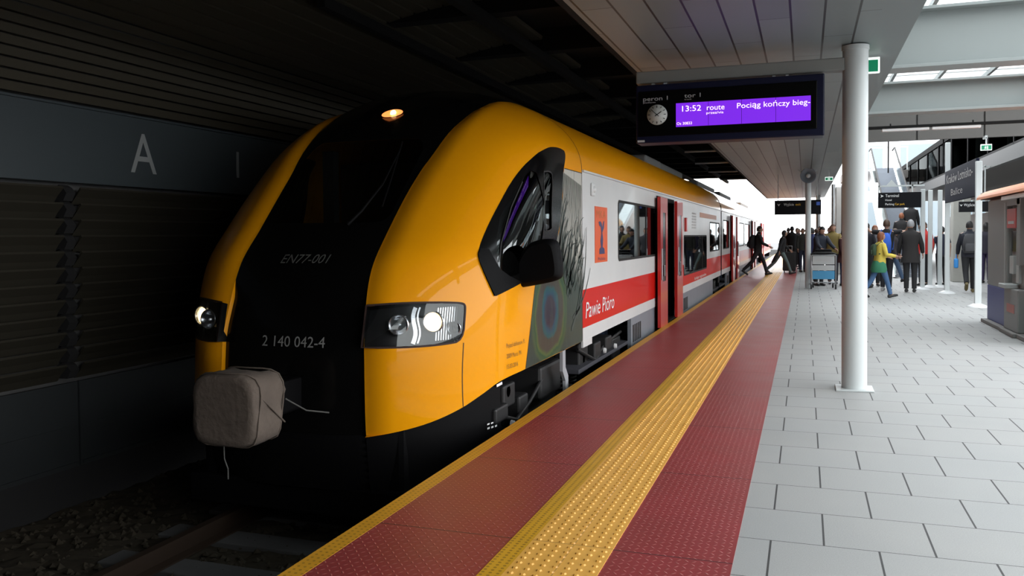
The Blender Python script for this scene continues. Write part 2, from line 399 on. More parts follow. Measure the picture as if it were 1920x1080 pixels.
# beams across the right bay + skylight
b = B()
for y in (1.1, 5.4):
    b.box((.86, y, 3.28), (4.7, y+.05, 3.95)); b.box((.86, y-.12, 3.25), (4.7, y+.17, 3.29)); b.box((.86, y-.1, 3.93), (4.7, y+.15, 3.97))
struct('trim_13', b, m_beam)
def beam(y, z0, z1, lab, x1=4.7, xr=None):
    e = empty('roof_beam', (.86, y, z0), lab, 'beam')
    B().box((.86, y-.02, z0+.03), (x1, y+.03, z1-.03)).build('web', m_beam, e)
    B().box((.86, y-.16, z0), (x1, y+.17, z0+.035), .004).build('flange', m_beam, e)
    B().box((.86, y-.16, z1-.035), (x1, y+.17, z1), .004).build('flange', m_beam, e)
    return e
beam(10.25, 3.25, 3.90, 'deep pale grey roof beam nearest the viewer, above the exit sign')
beam(13.95, 3.25, 3.72, 'second pale grey roof beam, behind the deep one and above the long lamp')
b = B().prism([(0, 0), (.55, .22), (.55, .47), (.0, .47)], (3.2, 11.2, 3.28), (1, 0, 0), (0, 0, 1), (0, 2.4, 0)); o = b.build('beam_bracket', m_conc); tag(o, 'dark wedge bracket between the two roof beams at the right edge', 'bracket')
for y, z in ((15.1, 3.12),):
    e = empty('strip_lamp', (2.0, y, z), 'long white tube lamp slung under the second roof beam', 'lamp')
    m_tube = mat('lamp_white', (.72, .72, .72), .4)
    B().box((1.18, y-.04, z), (1.88, y+.04, z+.05), .01).build('tube', m_tube, e); B().box((1.92, y-.04, z), (2.62, y+.04, z+.05), .01).build('tube', m_tube, e)
    B().box((.9, y-.05, z+.05), (4.4, y+.05, z+.09)).build('channel', m_dk, e)
    for x in (1.3, 2.5): B().box((x, y-.01, z+.09), (x+.02, y+.01, 3.25)).build('hanger', m_dk, e)
b = B()
SKZ = 4.9
b.box((.86, -4.2, SKZ), (4.7, 24, SKZ+.012)); struct('window_1', b, m_clear)
b = B()
for x in (1.78, 2.72, 3.66): b.box((x-.03, -4.2, SKZ-.10), (x+.03, 24, SKZ-.002))
y = -3.95
while y < 24:
    b.box((.86, y-.012, SKZ-.02), (4.7, y+.012, SKZ-.002)); y += 1.15
b.box((.80, -10, 4.3), (.86, 24, 4.95)).box((4.7, -4.2, 3.9), (4.76, 17, 4.95)); struct('trim_14', b, m_beam)
struct('ceiling_right_blocker', B().box((.86, -10, 4.2), (4.8, -4.2, 4.3)), m_dk)  # unseen solid roof, added to cut off skylight behind the camera
struct('wall_right_blocker', B().box((4.75, -10, 0), (4.95, -4.4, 4.3)), m_conc)  # unseen wall, added to block side light from behind the camera
# ---------------------------------------------------------------- the train
XC, WH, ZB, ZT, YS, NN, MM = -3.68, 1.44, 2.15, 3.0, 8.7, 2.6, 2.2
def pchip(X, Y):
    n = len(X); h = [X[i+1]-X[i] for i in range(n-1)]; d = [(Y[i+1]-Y[i])/h[i] for i in range(n-1)]
    m = [d[0]]+[0 if d[i-1]*d[i] <= 0 else 2*d[i-1]*d[i]/(d[i-1]+d[i]) for i in range(1, n-1)]+[d[-1]]
    def f(x):
        if x <= X[0]: return Y[0]+m[0]*(x-X[0])
        if x >= X[-1]: return Y[-1]
        i = max(j for j in range(n-1) if X[j] <= x); t = (x-X[i])/h[i]
        return (2*t**3-3*t*t+1)*Y[i]+(t**3-2*t*t+t)*h[i]*m[i]+(3*t*t-2*t**3)*Y[i+1]+(t**3-t*t)*h[i]*m[i+1]
    return f
ZK = [-0.6, 0.1, 0.63, 1.0, 1.26, 1.58, 2.0, 2.61, 2.80, 2.93, 3.0]
Ff = pchip(ZK, [5.38, 5.30, 5.32, 5.42, 5.54, 5.84, 6.27, 6.98, 7.38, 7.85, 8.25])
Lf = pchip(ZK, [1.5, 1.5, 1.5, 1.4, 1.35, 1.33, 1.38, 1.6, 1.27, .82, .44])
def v2z(v):
    if v <= ZB: return v, WH
    p = min(1, (v-ZB)/(ZT-ZB))*pi/2; return ZB+(ZT-ZB)*sin(p), WH*cos(p)
def z2v(z): return z if z <= ZB else ZB+(ZT-ZB)*asin(min(1, (z-ZB)/(ZT-ZB)))/(pi/2)
def S0(r, v):
    """nose surface: r -1..1 round the plan (0 front centre, 0.5 full width, 1 the seam), v up the profile"""
    z, wd = v2z(v); s = -1 if r < 0 else 1; a = abs(r); f, l = Ff(z), Lf(z)
    if a <= .5:
        t = a*pi; return Vector((XC+s*wd*sin(t)**(2/NN), f+l*(1-max(0, cos(t))**(2/MM)), z))
    return Vector((XC+s*wd, f+l+(a-.5)*2*(YS-f-l), z))
def SN(r, v):
    e = 2e-3; a = abs(r); v_ = min(max(v, -.6), 2.985); r_ = max(min(a, .998), .004)
    if r < 0: r_ = -r_
    d1 = S0(r_+e, v_)-S0(r_-e, v_); d2 = S0(r_, v_+e)-S0(r_, v_-e); n = d1.cross(d2)
    if n.length < 1e-12: return Vector((0, 0, 1))
    n.normalize(); return n
def S(r, v, off=0.): return S0(r, v) + (SN(r, v)*off if off else Vector((0, 0, 0)))
def tri_part(name, verts2, tris, fn, nf, M, parent):
    used = {}; V = []; Nn = []; Fc = []
    for t in tris:
        q = []
        for i in t:
            if i not in used: used[i] = len(V); V.append(fn(*verts2[i])); Nn.append(nf(*verts2[i]))
            q.append(used[i])
        if len({tuple(round(c, 5) for c in V[i]) for i in q}) < 3: continue
        a, b_, c = (V[i] for i in q)
        if (b_-a).cross(c-a).dot(Nn[q[0]]) < 0: q.reverse()
        Fc.append(tuple(q))
    me = new_mesh(name, V, Fc, M, True)
    me.normals_split_custom_set_from_vertices([tuple(x) for x in Nn])
    return link(name, me, parent)
def inside(p, poly):
    x, y = p; c = False; n = len(poly); j = n-1
    for i in range(n):
        xi, yi = poly[i]; xj, yj = poly[j]
        if (yi > y) != (yj > y) and x < (xj-xi)*(y-yi)/(yj-yi)+xi: c = not c
        j = i
    return c
def smooth_poly(P, it=2, keep=()):
    """corner cutting on a closed outline, sharp where index in keep"""
    P = [(p, i in keep) for i, p in enumerate(P)]
    for _ in range(it):
        Q = []; n = len(P)
        for i in range(n):
            (a, ka), (b_, kb) = P[i], P[(i+1) % n]
            if ka: Q.append((a, True))
            if not ka: Q.append(((a[0]*.75+b_[0]*.25, a[1]*.75+b_[1]*.25), False))
            if not kb: Q.append(((a[0]*.25+b_[0]*.75, a[1]*.25+b_[1]*.75), False))
        P = Q
    return [p for p, _ in P]
def round_rect(x0, x1, y0, y1, r, ry=None, n=4):
    ry = ry or r; P = []
    for cx, cy, a0 in ((x1-r, y1-ry, 0), (x0+r, y1-ry, 90), (x0+r, y0+ry, 180), (x1-r, y0+ry, 270)):
        for k in range(n+1): a = radians(a0+90*k/n); P.append((cx+r*cos(a), cy+ry*sin(a)))
    return P
def cdt(polys, lines, grid, sx=1.):
    V = []; E = []
    def addp(P, close):
        k0 = len(V); Q = []
        n = len(P)
        for i in range(n if close else n-1):
            a, b_ = P[i], P[(i+1) % n]; L = sqrt(((b_[0]-a[0])*sx)**2+(b_[1]-a[1])**2); m_ = max(1, int(L/.05))
            for k in range(m_): Q.append((a[0]+(b_[0]-a[0])*k/m_, a[1]+(b_[1]-a[1])*k/m_))
        if not close: Q.append(P[-1])
        V.extend(Vector((q[0]*sx, q[1])) for q in Q)
        for i in range(len(Q)-(0 if close else 1)): E.append((k0+i, k0+(i+1) % len(Q)))
    for P in polys: addp(P, True)
    for P in lines: addp(P, False)
    V.extend(Vector((g[0]*sx, g[1])) for g in grid)
    vo, eo, fo, *_ = delaunay_2d_cdt(V, E, [], 0, 1e-5)
    return [(v.x/sx, v.y) for v in vo], [tuple(f) for f in fo if len(f) == 3]

train = empty('train', (XC, 5.3, -.77), 'yellow, white and red electric train with a black nose standing at the platform', 'train')
edge = [(.118, -.02), (.114, .66), (.108, 1.0), (.106, 1.24), (.106, 1.48), (.108, 1.73), (.115, 2.05), (.135, 2.36), (.187, 2.63), (.245, 2.74), (.296, 2.80), (.367, 2.84), (.47, 2.857)]
edge_top = [(1.0, 2.862)]
edge = [(r, z2v(z)) for r, z in edge]; edge_f = pchip([v for r, v in edge], [r for r, v in edge])
eline = [(edge_f(edge[0][1]+(edge[-1][1]-edge[0][1])*k/60), edge[0][1]+(edge[-1][1]-edge[0][1])*k/60) for k in range(61)] + [(1.0, z2v(2.862))]
bot = [(.118, .0), (.168, .03), (.227, .075), (.301, .16), (.343, .225), (.403, .305), (.45, .325), (.5, .33), (.721, .33), (1.0, .335)]
bot_f = pchip([r for r, v in bot], [v for r, v in bot])
bline = [(.118+(1-.118)*k/60, bot_f(.118+(1-.118)*k/60)) for k in range(61)]
hl = smooth_poly([(.112, .955), (.16, .968), (.199, .97), (.25, .965), (.294, .952), (.302, .935), (.3035, .90), (.302, .665), (.26, .652), (.206, .648), (.16, .65), (.112, .655)], 2, keep=(0, 11))
win = smooth_poly([(.613, 2.10), (.56, 2.22), (.51, z2v(2.295)), (.477, z2v(2.315)), (.44, z2v(2.31)), (.414, z2v(2.285)), (.37, 2.17), (.341, 1.98), (.326, 1.72), (.317, 1.55), (.314, 1.42), (.315, 1.32), (.322, 1.27), (.376, .985), (.415, 1.02), (.50, 1.10), (.69, 1.27), (.728, 1.50), (.70, 1.85)], 2, keep=(13,))
fe = [(.614, 2.12), (1.0, 2.12), (1.0, .335), (.493, .33), (.50, .45), (.558, 1.02), (.62, 1.2), (.69, 1.27), (.728, 1.5), (.70, 1.85)]
wsc = round_rect(-.0985, .0985, 1.615, z2v(2.36), .02, .09)
RG = [(-1+2*i/120., -.45+(3.0+.45)*j/62.) for i in range(121) for j in range(63)]
RG = [(r*(1 if abs(r) > .02 else 0), v) for r, v in RG]
RG += [(s_*(edge_f(-.01+2.6*j/60)+d_), -.01+2.6*j/60) for j in range(61) for d_ in (.006, .013, .021, .03, .04, .05) for s_ in (1, -1)]
dom = [(-1, -.45), (1, -.45), (1, 3.0), (-1, 3.0)]
mir = lambda P: [(-x, y) for x, y in P]
V2, T2 = cdt([dom, hl, mir(hl), win, mir(win), fe, wsc], [eline, mir(eline), bline, mir(bline), [(eline[0]), (.118, -.45)], mir([(eline[0]), (.118, -.45)]), [(1, 2.12), (.6, 2.12)]], RG, 2.6)
cls = {k: [] for k in ('centre', 'shell', 'shellL', 'hl', 'hlL', 'win', 'winL', 'fe', 'wsc', 'apron', 'none')}
shell_poly = eline + [(1, .335)] + bline[::-1]
for t in T2:
    c = (sum(V2[i][0] for i in t)/3, sum(V2[i][1] for i in t)/3); a = (abs(c[0]), c[1])
    if inside(c, wsc): k = 'wsc'
    elif inside(a, hl): k = 'hl' if c[0] > 0 else 'hlL'
    elif inside(a, win): k = 'win' if c[0] > 0 else 'winL'
    elif c[0] > 0 and inside(c, fe): k = 'fe'
    elif inside(a, shell_poly): k = 'shell' if c[0] > 0 else 'shellL'
    elif a[1] < (bot_f(a[0]) if a[0] > .118 else -.0): k = 'apron' if a[0] < .42 else 'none'
    else: k = 'centre'
    cls[k].append(t)
def lipd(r, v):  # the shells roll inwards along their inner edge
    a = abs(r); e0 = edge_f(min(max(v, -.02), edge[-1][1])); k = 1-min(1, max(0, (a-e0)/.05)); f = 1 if v < 2.45 else max(0, 1-(v-2.45)/.25)
    return -.055*k*k*f
def NO(fn):
    def g(r, v):
        e = 2e-3; v_ = min(max(v, -.6), 2.985); r_ = max(min(abs(r), .998), .004); r_ = -r_ if r < 0 else r_
        q = (fn(r_+e, v_)-fn(r_-e, v_)).cross(fn(r_, v_+e)-fn(r_, v_-e))
        return q.normalized() if q.length > 1e-12 else Vector((0, 0, 1))
    return g
Sshell = lambda r, v: S(r, v, lipd(r, v))
def rec(r, v):  # the middle panel lies back a little below the windscreen
    e = min(1, max(0, (edge_f(max(v, -.02))-abs(r))/.012)) if v < 1.15 else 0
    k = min(1, max(0, (1.15-v)/.12)); f = 1 if v < 2.45 else max(0, 1-(v-2.45)/.25); return -.055*f-.03*k
def nN(r, v): return SN(r, v)
tri_part('front_panel', V2, cls['centre'], lambda r, v: S(r, v, rec(r, v)), nN, m_blk, train)['label'] = 'gloss black centre of the nose'
tri_part('nose_shell', V2, cls['shell'], Sshell, NO(Sshell), m_yel, train)['label'] = 'yellow shell on the platform side'
tri_part('nose_shell', V2, cls['shellL'], Sshell, NO(Sshell), m_yel, train)['label'] = 'yellow shell on the wall side'
def apo(r, v): return S(r, v, -.05 if abs(r) > .118 else -.10)
tri_part('apron', V2, cls['apron'], apo, nN, m_matblk, train)
wsn = tri_part('windscreen', V2, cls['wsc'], lambda r, v: S(r, v, rec(r, v)-.004), nN, m_wglass, train)
# inner return of both shells and their bottom lips
for s in (1, -1):
    b = B(); k = [p for p in eline if p[1] <= 1.25]
    P0 = [S(s*r, v, -.055) for r, v in k]; P1 = [S(s*(r-.004), v, -.17) for r, v in k]
    b.add(P0+P1, [(i, i+1, i+1+len(k), i+len(k)) for i in range(len(k)-1)])
    Q0 = [S(s*r, v) for r, v in bline if r < .96]; Q1 = [S(s*r, v+.0, -.045) for r, v in bline if r < .96]
    b.add(Q0+Q1, [(i, i+1, i+1+len(Q0), i+len(Q0)) for i in range(len(Q0)-1)])
    b.build('shell_lip', m_yel, train)
# panel joints of the nose
def strip(b, pts, wd, off=.002):
    """thin band following a line on the nose surface"""
    P = [S(r, v, off) for r, v in pts]; n_ = len(P); L = []; R = []
    for i in range(n_):
        d = (P[min(i+1, n_-1)]-P[max(i-1, 0)]).normalized(); s_ = d.cross(SN(*pts[i])).normalized()*wd/2; L.append(P[i]+s_); R.append(P[i]-s_)
    return b.add(L+R, [(i, i+1, i+1+n_, i+n_) for i in range(n_-1)])
m_seam = mat('panel_joint', (.02, .004, .002), .7)
b = B()
for s in (1, -1):
    strip(b, [(s*(.3025-.002*sin(k/12*pi)), .65-(.65-.165)*k/12) for k in range(13)], .008)
    strip(b, [(s*x, y) for x, y in hl+[hl[0]]], .014, .003)
    strip(b, [(s*.999, 2.15+(2.93-2.15)*k/20) for k in range(21)], .02)
strip(b, [(.999, .34+(2.15-.34)*k/20) for k in range(21)], .010, .003)
strip(b, [(1-.386*k/12, 2.12) for k in range(13)], .008, .003)
strip(b, fe[3:6], .008, .003)
b.build('panel_joint', m_seam, train)

# peacock feather print
m_fe = mat('feather_print', (.3, .3, .3), .3, coat=.08, spec=.05)
n = NT(m_fe, 'Object')
ex = n.m('DIVIDE', n.m('ADD', n.y, n.m('ADD', -7.46, n.m('MULTIPLY', n.z, -.06))), .50); ez = n.m('DIVIDE', n.m('ADD', n.z, -.76), .42)
wob = n.m('MULTIPLY', n.m('SUBTRACT', n.noise(3.2, 4), .5), .42)
e = n.m('ADD', n.m('SQRT', n.m('ADD', n.m('POWER', ex, 2), n.m('POWER', ez, 2))), wob)
rp = n.t.nodes.new('ShaderNodeValToRGB'); n.t.links.new(n.m('MULTIPLY', e, .5), rp.inputs[0]); R = rp.color_ramp
R.elements[0].position = 0; R.elements[0].color = (.02, .016, .028, 1); R.elements[1].position = 1; R.elements[1].color = (.04, .055, .045, 1)
for p, c in ((.16, (.028, .018, .032)), (.21, (.012, .05, .085)), (.27, (.015, .07, .075)), (.31, (.045, .038, .03)), (.42, (.05, .042, .034)), (.47, (.07, .10, .03)), (.50, (.022, .06, .028)), (.56, (.05, .075, .035)), (.62, (.03, .044, .036)), (.80, (.036, .05, .042))):
    q = R.elements.new(p); q.color = c+(1,)
up = n.m('MULTIPLY', n.m('SUBTRACT', n.m('ADD', n.z, n.m('MULTIPLY', n.m('ADD', n.y, -7.9), .45)), 1.22), 2.6); up.node.use_clamp = True
streak = n.t.nodes.new('ShaderNodeMapping'); streak.inputs['Rotation'].default_value = (.45, 0, 0); streak.inputs['Scale'].default_value = (1, 16, 1.2)
n.t.links.new(n.vec, streak.inputs[0]); sn = n.noise(2.0, 4, streak.outputs[0])
c = n.mix(up, rp.outputs[0], (.50, .49, .44)); c = n.mix(n.m('MULTIPLY', n.m('GREATER_THAN', sn, .57), .35), c, (.05, .07, .05))
n.col(c)
fe_o = tri_part('side_panel', V2, cls['fe'], lambda r, v: S(r, v), nN, m_fe, train); fe_o['label'] = 'green and grey peacock feather eye print'
def rY(Y, z):
    f, l = Ff(z), Lf(z)
    if Y >= f+l: return min(1, .5+.5*(Y-f-l)/(YS-f-l)) 
    return acos(max(0, 1-(Y-f)/l)**(MM/2))/pi
def sideP(Y, z, off=.004):
    if Y < YS: return S(rY(Y, z), z2v(z), off)
    return Vector((XC+v2z(z2v(z))[1]+off, Y, z))
random.seed(11)
b = B()
def barb(p0, p1, bend, wd):
    n_ = 9; pts = []
    for k in range(n_):
        t = k/(n_-1); x = p0[0]+(p1[0]-p0[0])*t; z = p0[1]+(p1[1]-p0[1])*t; k2 = bend*sin(pi*t)
        dx, dz = p1[0]-p0[0], p1[1]-p0[1]; pts.append((x-dz*k2, z+dx*k2))
    L = []; R_ = []
    for i, (y, z) in enumerate(pts):
        q = pts[min(i+1, n_-1)]; q0 = pts[max(0, i-1)]; d = Vector((q[0]-q0[0], q[1]-q0[1])).normalized(); h = wd*(1-.75*i/(n_-1))/2
        L.append(sideP(y-d.y*h, z+d.x*h)); R_.append(sideP(y+d.y*h, z-d.x*h))
    b.add(L+R_, [(i, i+1, i+1+n_, i+n_) for i in range(n_-1)])
for k in range(26):
    t = k/25; y0 = 7.82+.40*t+random.uniform(-.05, .05); z0 = 1.30-.45*t+random.uniform(-.1, .1)
    ln = random.uniform(.35, .6); an = radians(random.uniform(48, 75)-18*t)
    y1, z1 = min(y0+ln*cos(an), 9.05), z0+ln*sin(an)
    barb((y0, z0), (y1, z1), random.uniform(-.12, .25), .036)
for k in range(34):
    y0 = random.uniform(8.15, 8.7); z0 = random.uniform(.85, 1.5); an = radians(random.uniform(35, 80)); ln = random.uniform(.12, .34)
    barb((y0, z0), (y0+ln*cos(an), z0+ln*sin(an)), random.uniform(-.3, .3), .022)
barb((8.30, .62), (9.05, 1.10), -.10, .035); barb((8.45, .60), (8.88, 1.55), -.12, .04); barb((8.25, .5), (8.66, 1.2), -.14, .05)
for k in range(16):
    y0 = 7.85+.045*k; z0 = 2.08-.02*k*.3; barb((y0+.12, z0), (y0-.18+.01*k, z0-.75), .05, .018)
b.build('feather_barbs', mat('feather_ink', (.035, .05, .042), .5), train)['kind'] = 'stuff'

# cab side window: black surround, glass panes
for s, k in ((1, 'win'), (-1, 'winL')):
    pn1 = [(.391, 2.08), (.364, 1.93), (.343, 1.67), (.342, 1.58), (.374, 1.24), (.401, 1.15), (.43, 1.12), (.56, 1.22), (.575, 1.40), (.545, 1.62), (.456, 1.88)]
    pn2 = smooth_poly([(.428, 2.04), (.464, 2.06), (.488, 2.02), (.646, 1.54), (.624, 1.50), (.57, 1.51)], 1)
    pn1s = smooth_poly(pn1, 1)
    if s > 0:
        gp = [(.30+.45*i/36, .95+1.5*j/40) for i in range(37) for j in range(41) if inside((.30+.45*i/36, .95+1.5*j/40), win)]
        Va, Ta = cdt([win, pn1s, pn2], [], gp, 2.6)
        A = {0: [], 1: [], 2: []}
        for t in Ta:
            c = (sum(Va[i][0] for i in t)/3, sum(Va[i][1] for i in t)/3)
            if not inside(c, win): continue
            A[1 if inside(c, pn1s) else 2 if inside(c, pn2) else 0].append(t)
        wf = tri_part('cab_side_window', Va, A[0], lambda r, v: S(r, v, .003), nN, m_blk, train)
        tri_part('window_pane', Va, A[1], lambda r, v: S(r, v, -.004), nN, m_glass, wf)
        tri_part('sliding_pane', Va, A[2], lambda r, v: S(r, v, -.008), nN, m_glass, wf)
        b = B(); strip(b, [(p[0], p[1]) for p in pn2+[pn2[0]]], .014, .006); b.build('pane_frame', m_rubber, wf)
        b = B(); strip(b, [(.372, 1.93), (.366, 1.7), (.372, 1.4), (.381, 1.25)], .012, .004); b.build('pane_divider', m_rubber, wf)
    else:
        tri_part('cab_side_window', V2, cls[k], lambda r, v: S(r, v, .001), nN, m_blk, train)
# headlights
m_warm = mat('lamp_glow', (1, .8, .5), .3, emit=(1, .70, .34), es=4.5)
m_warm2 = mat('marker_glow', (1, .5, .2), .3, emit=(1, .26, .06), es=1.0)
m_refl = mat('reflector', (.55, .57, .6), .22, .9)
m_bez = mat('lamp_housing', (.008, .008, .009), .35, spec=.2)
for s, k in ((1, 'hl'), (-1, 'hlL')):
    e = tri_part('headlight', V2, cls[k], lambda r, v: S(r, v, -.16), nN, m_bez, train); e['label'] = 'platform side headlight' if s > 0 else 'wall side headlight'
    b = B(); q = hl+[hl[0]]; P0 = [S(s*r, v) for r, v in q]; P1 = [S(s*r, v, -.16) for r, v in q]
    b.add(P0+P1, [(i, i+1, i+1+len(q), i+len(q)) for i in range(len(q)-1)]); b.build('lamp_bezel', m_blk, e)
    def lamp(r, v, rad, lit, dep=.15):
        b = B(); c = S(s*r, v, -.03); ax = Vector((0, -1, 0))*.8+SN(s*r, v)*.2; ax.normalize()
        b.lathe([(rad*1.1, .0), (rad, -.004), (rad*.85, -.04), (rad*.5, -.08), (rad*.16, -.09)], c, ax, 28)
        b.lathe([(rad*1.18, -.01), (rad*1.18, .004), (rad*1.02, .006), (rad*1.02, -.01)], c, ax, 28); b.build('reflector', m_refl, e)
        if lit: b = B().lathe([(.001, .012), (rad*.45, .004), (rad*.75, -.012), (rad*.82, -.03)], c, ax, 24); b.build('lamp', m_warm, e)
        else: B().lathe([(.001, -.05), (rad*.2, -.055), (rad*.3, -.07)], c, ax, 16).build('lamp', m_clear, e)
    lamp(.239, .825, .070, True); lamp(.172, .815, .068, False); lamp(.285, .765, .045, False)
    b = B()
    for r_, wd in ((.203, .03), (.212, .012)):
        pts = [(s*(r_+.004*sin(j/14*6)), .67+.27*j/14) for j in range(15)]; strip(b, pts, wd, -.045)
    for j in range(9): strip(b, [(s*(.252+.0055*j), .68+.25*i/6) for i in range(7)], .008, -.07)
    b.build('trim_rib', m_refl, e)
    tri_part('lamp_cover', V2, cls[k], lambda r, v: S(r, v, -.002), nN, m_lens, e)
# top lamp
b = B(); cz = 2.605
def tl(a, f, off): return S(.0135*cos(a)*f+.004 if True else 0, z2v(cz+.052*sin(a)*f), off)
e = B().add([tl(2*pi*i/28, 1.25, .004) for i in range(28)]+[tl(2*pi*i/28, .95, .012) for i in range(28)], [(i, (i+1) % 28, (i+1) % 28+28, i+28) for i in range(28)]).build('top_lamp', m_blk, train)
def tl2(x, z, off): p = S(.004, z2v(z), off); 
cx0 = XC+.06
def ell(fx, off):
    return [Vector((cx0+.115*cos(2*pi*i/28)*fx, Ff(cz+.05*sin(2*pi*i/28)*fx)-off+.072+.02*abs(cos(2*pi*i/28)), cz+.05*sin(2*pi*i/28)*fx)) for i in range(28)]
bpy.data.objects.remove(e)
e = B().add(ell(1.1, .006)+ell(1.0, .014)+ell(.9, .010), [(i+j*28, (i+1) % 28+j*28, (i+1) % 28+28+j*28, i+28+j*28) for j in range(2) for i in range(28)]).build('top_lamp', m_blk, train)
b = B().add(ell(.92, .010), [tuple(range(28))]); b.build('lamp_glass', m_warm2, e)
B().lathe([(.001, .02), (.022, .012), (.03, 0)], (cx0+.02, Ff(cz)+.06, cz), (0, -1, .3), 16).build('bulb', mat('bulb_glow', (1, .8, .5), .3, emit=(1, .6, .25), es=3.5), e)
# numbers on the nose
b = B(); f1 = lambda cx, zc: (lambda x, y: S0(*(lambda X, Z: ((asin(min(1, abs(X/WH)**(NN/2)))/pi)*(1 if X > 0 else -1), Z))(cx+x, zc+y)) + SN(.01, zc+y)*(rec(0, zc+y)+.004))
text(b, 'EN77-001', f1(0.02, 1.292), w=.41, h=.072, shear=.22, cx=True)
b.build('unit_number', mat('number_grey', (.10, .10, .095), .7), train)
b = B(); text(b, '2 140 042-4', f1(0.05, .648), w=.54, h=.090, cx=True); b.build('vehicle_number', mat('number_pale', (.22, .22, .215), .7), train)
# wiper
b = B(); b.tube([S(.035, 1.58, -.03), S(.05, 1.66, .0), S(.062, 1.9, -.01), S(.06, 2.2, -.02)], [.016, .012, .009, .006], 8)
b.tube([S(.078, 1.72, -.03), S(.07, 1.95, -.03), S(.056, 2.25, -.03)], .008, 6); b.build('wiper', m_matblk, train)
# coupler below the nose with its canvas cover
def bag_ring(y, sx, sz, tw=0, jit=.0):
    P = []
    for i in range(32):
        a = 2*pi*i/32+tw; c_, s_ = cos(a), sin(a); q = (abs(c_)**4.5+abs(s_)**4.5)**(-1/4.5)
        j = 1+jit*sin(5*a+y*30)+jit*.7*sin(11*a-y*17)
        P.append(Vector((XC-.0+c_*q*sx*j, y+.02*sin(3*a)*(1 if y > 4.69 else 0), .30+s_*q*sz*j)))
    return P
b = B()
b.rings([bag_ring(4.648, .205, .195, 0, .006), bag_ring(4.652, .236, .226, 0, .012), bag_ring(4.668, .25, .238, 0, .01), bag_ring(4.70, .258, .246, 0, .012), bag_ring(4.78, .262, .25, 0, .02), bag_ring(4.86, .265, .245, .02, .02), bag_ring(4.95, .262, .238, .03, .03), bag_ring(5.00, .235, .205, .03, .04), bag_ring(5.03, .17, .14, .03, .08)])
m_cord = mat('cord', (.07, .07, .065), .8)
cp = b.build('coupler_cover', m_canvas, train)
b = B()
for y in (4.70, 4.96):
    P = bag_ring(y, .262, .25); b.tube(P+[P[0]], .006, 6, False)
b.tube([(XC+.24, 4.7, .42), (XC+.275, 4.82, .30), (XC+.27, 4.97, .18)], .006, 6)
b.build('seam', m_canvas, cp)
b = B(); b.tube([(XC-.03, 4.7, .06), (XC-.02, 4.69, -.03), (XC-.0, 4.7, -.10), (XC+.0, 4.7, -.17)], .005, 6); b.tube([(XC+.27, 4.98, .34), (XC+.36, 5.1, .24), (XC+.45, 5.25, .20)], .006, 6); b.build('cord', m_cord, cp)
B().box((XC-.13, 5.0, .18), (XC+.13, 5.6, .42), .02).build('coupler', m_matblk, train)
# nose under frame
B().box((XC-.9, 5.55, -.5), (XC+.9, 6.4, .2), .05).build('under_frame', m_matblk, train)
B().box((XC-1.0, 5.5, -.65), (XC+1.0, 5.62, -.42), .02).build('obstacle_deflector', m_matblk, train)

# cab interior
m_cabi = mat('cab_interior', (.05, .05, .055), .7); m_seat = mat('seat_cloth', (.05, .07, .12), .85)
b = B().box((XC-1.2, 6.3, 1.25), (XC+1.2, 6.9, 1.32), .02); b.box((XC+.1, 6.25, 1.32), (XC+.75, 6.5, 1.50), .03); b.box((XC-.9, 6.25, 1.32), (XC-.2, 6.5, 1.44), .03); b.build('dashboard', m_cabi, train)
b = B().box((XC-1.38, 8.55, .3), (XC+1.38, 8.62, 2.3)); b.box((XC-1.12, 6.3, .34), (XC+1.12, 8.6, .38)); b.build('cab_bulkhead', m_cabi, train)
b = B().box((XC+.15, 7.35, .75), (XC+.65, 7.85, .87), .04); b.box((XC+.17, 7.8, .85), (XC+.63, 7.92, 1.6), .05); b.box((XC+.27, 7.8, 1.6), (XC+.53, 7.9, 1.82), .04); b.box((XC+.36, 7.55, .38), (XC+.44, 7.65, .75)); b.build('driver_seat', m_seat, train)
# inner pillars seen through the windscreen
B().box((XC-.78, 7.2, 1.3), (XC-.66, 7.3, 2.3)).build('cab_pillar', m_cabi, train); B().box((XC-.1, 8.4, .4), (XC+.02, 8.5, 2.3)).build('cab_pillar', m_cabi, train)

# mirror
b = B()
hp = smooth_poly([(-2.34, 1.01), (-2.32, 1.18), (-2.22, 1.38), (-2.10, 1.43), (-1.97, 1.435), (-1.935, 1.36), (-1.905, 1.13), (-1.95, 1.085), (-2.10, 1.05)], 2)
cxm = sum(p[0] for p in hp)/len(hp); czm = sum(p[1] for p in hp)/len(hp)
R_ = []
for y, k in ((6.66, .80), (6.68, .93), (6.72, 1.0), (6.80, 1.0), (6.83, .97)): R_.append([Vector((cxm+(x-cxm)*k, y, czm+(z-czm)*k)) for x, z in hp])
b.rings(R_); 
ap = [(-2.46, 1.0), (-2.40, 1.12), (-2.27, 1.20), (-2.1, 1.16), (-2.1, 1.06), (-2.28, 1.03), (-2.40, .985)]
b.prism(ap, (0, 6.70, 0), (1, 0, 0), (0, 0, 1), (0, .08, 0))
mr = b.build('rear_view_mirror', m_matblk, train)
B().prism([(cxm+(x-cxm)*.86, czm+(z-czm)*.86) for x, z in hp], (0, 6.832, 0), (1, 0, 0), (0, 0, 1), (0, .003, 0)).build('mirror_glass', m_chrome, mr)
tri = smooth_poly([(.3165, 1.36), (.3145, 1.32), (.3215, 1.265), (.376, .982), (.415, 1.02), (.47, 1.07), (.42, 1.13), (.385, 1.19), (.34, 1.35)], 0)
gp = [(.31+.17*i/20, .98+.4*j/20) for i in range(21) for j in range(21) if inside((.31+.17*i/20, .98+.4*j/20), tri)]
Va, Ta = cdt([tri], [], gp, 2.6); Ta = [t for t in Ta if inside((sum(Va[i][0] for i in t)/3, sum(Va[i][1] for i in t)/3), tri)]
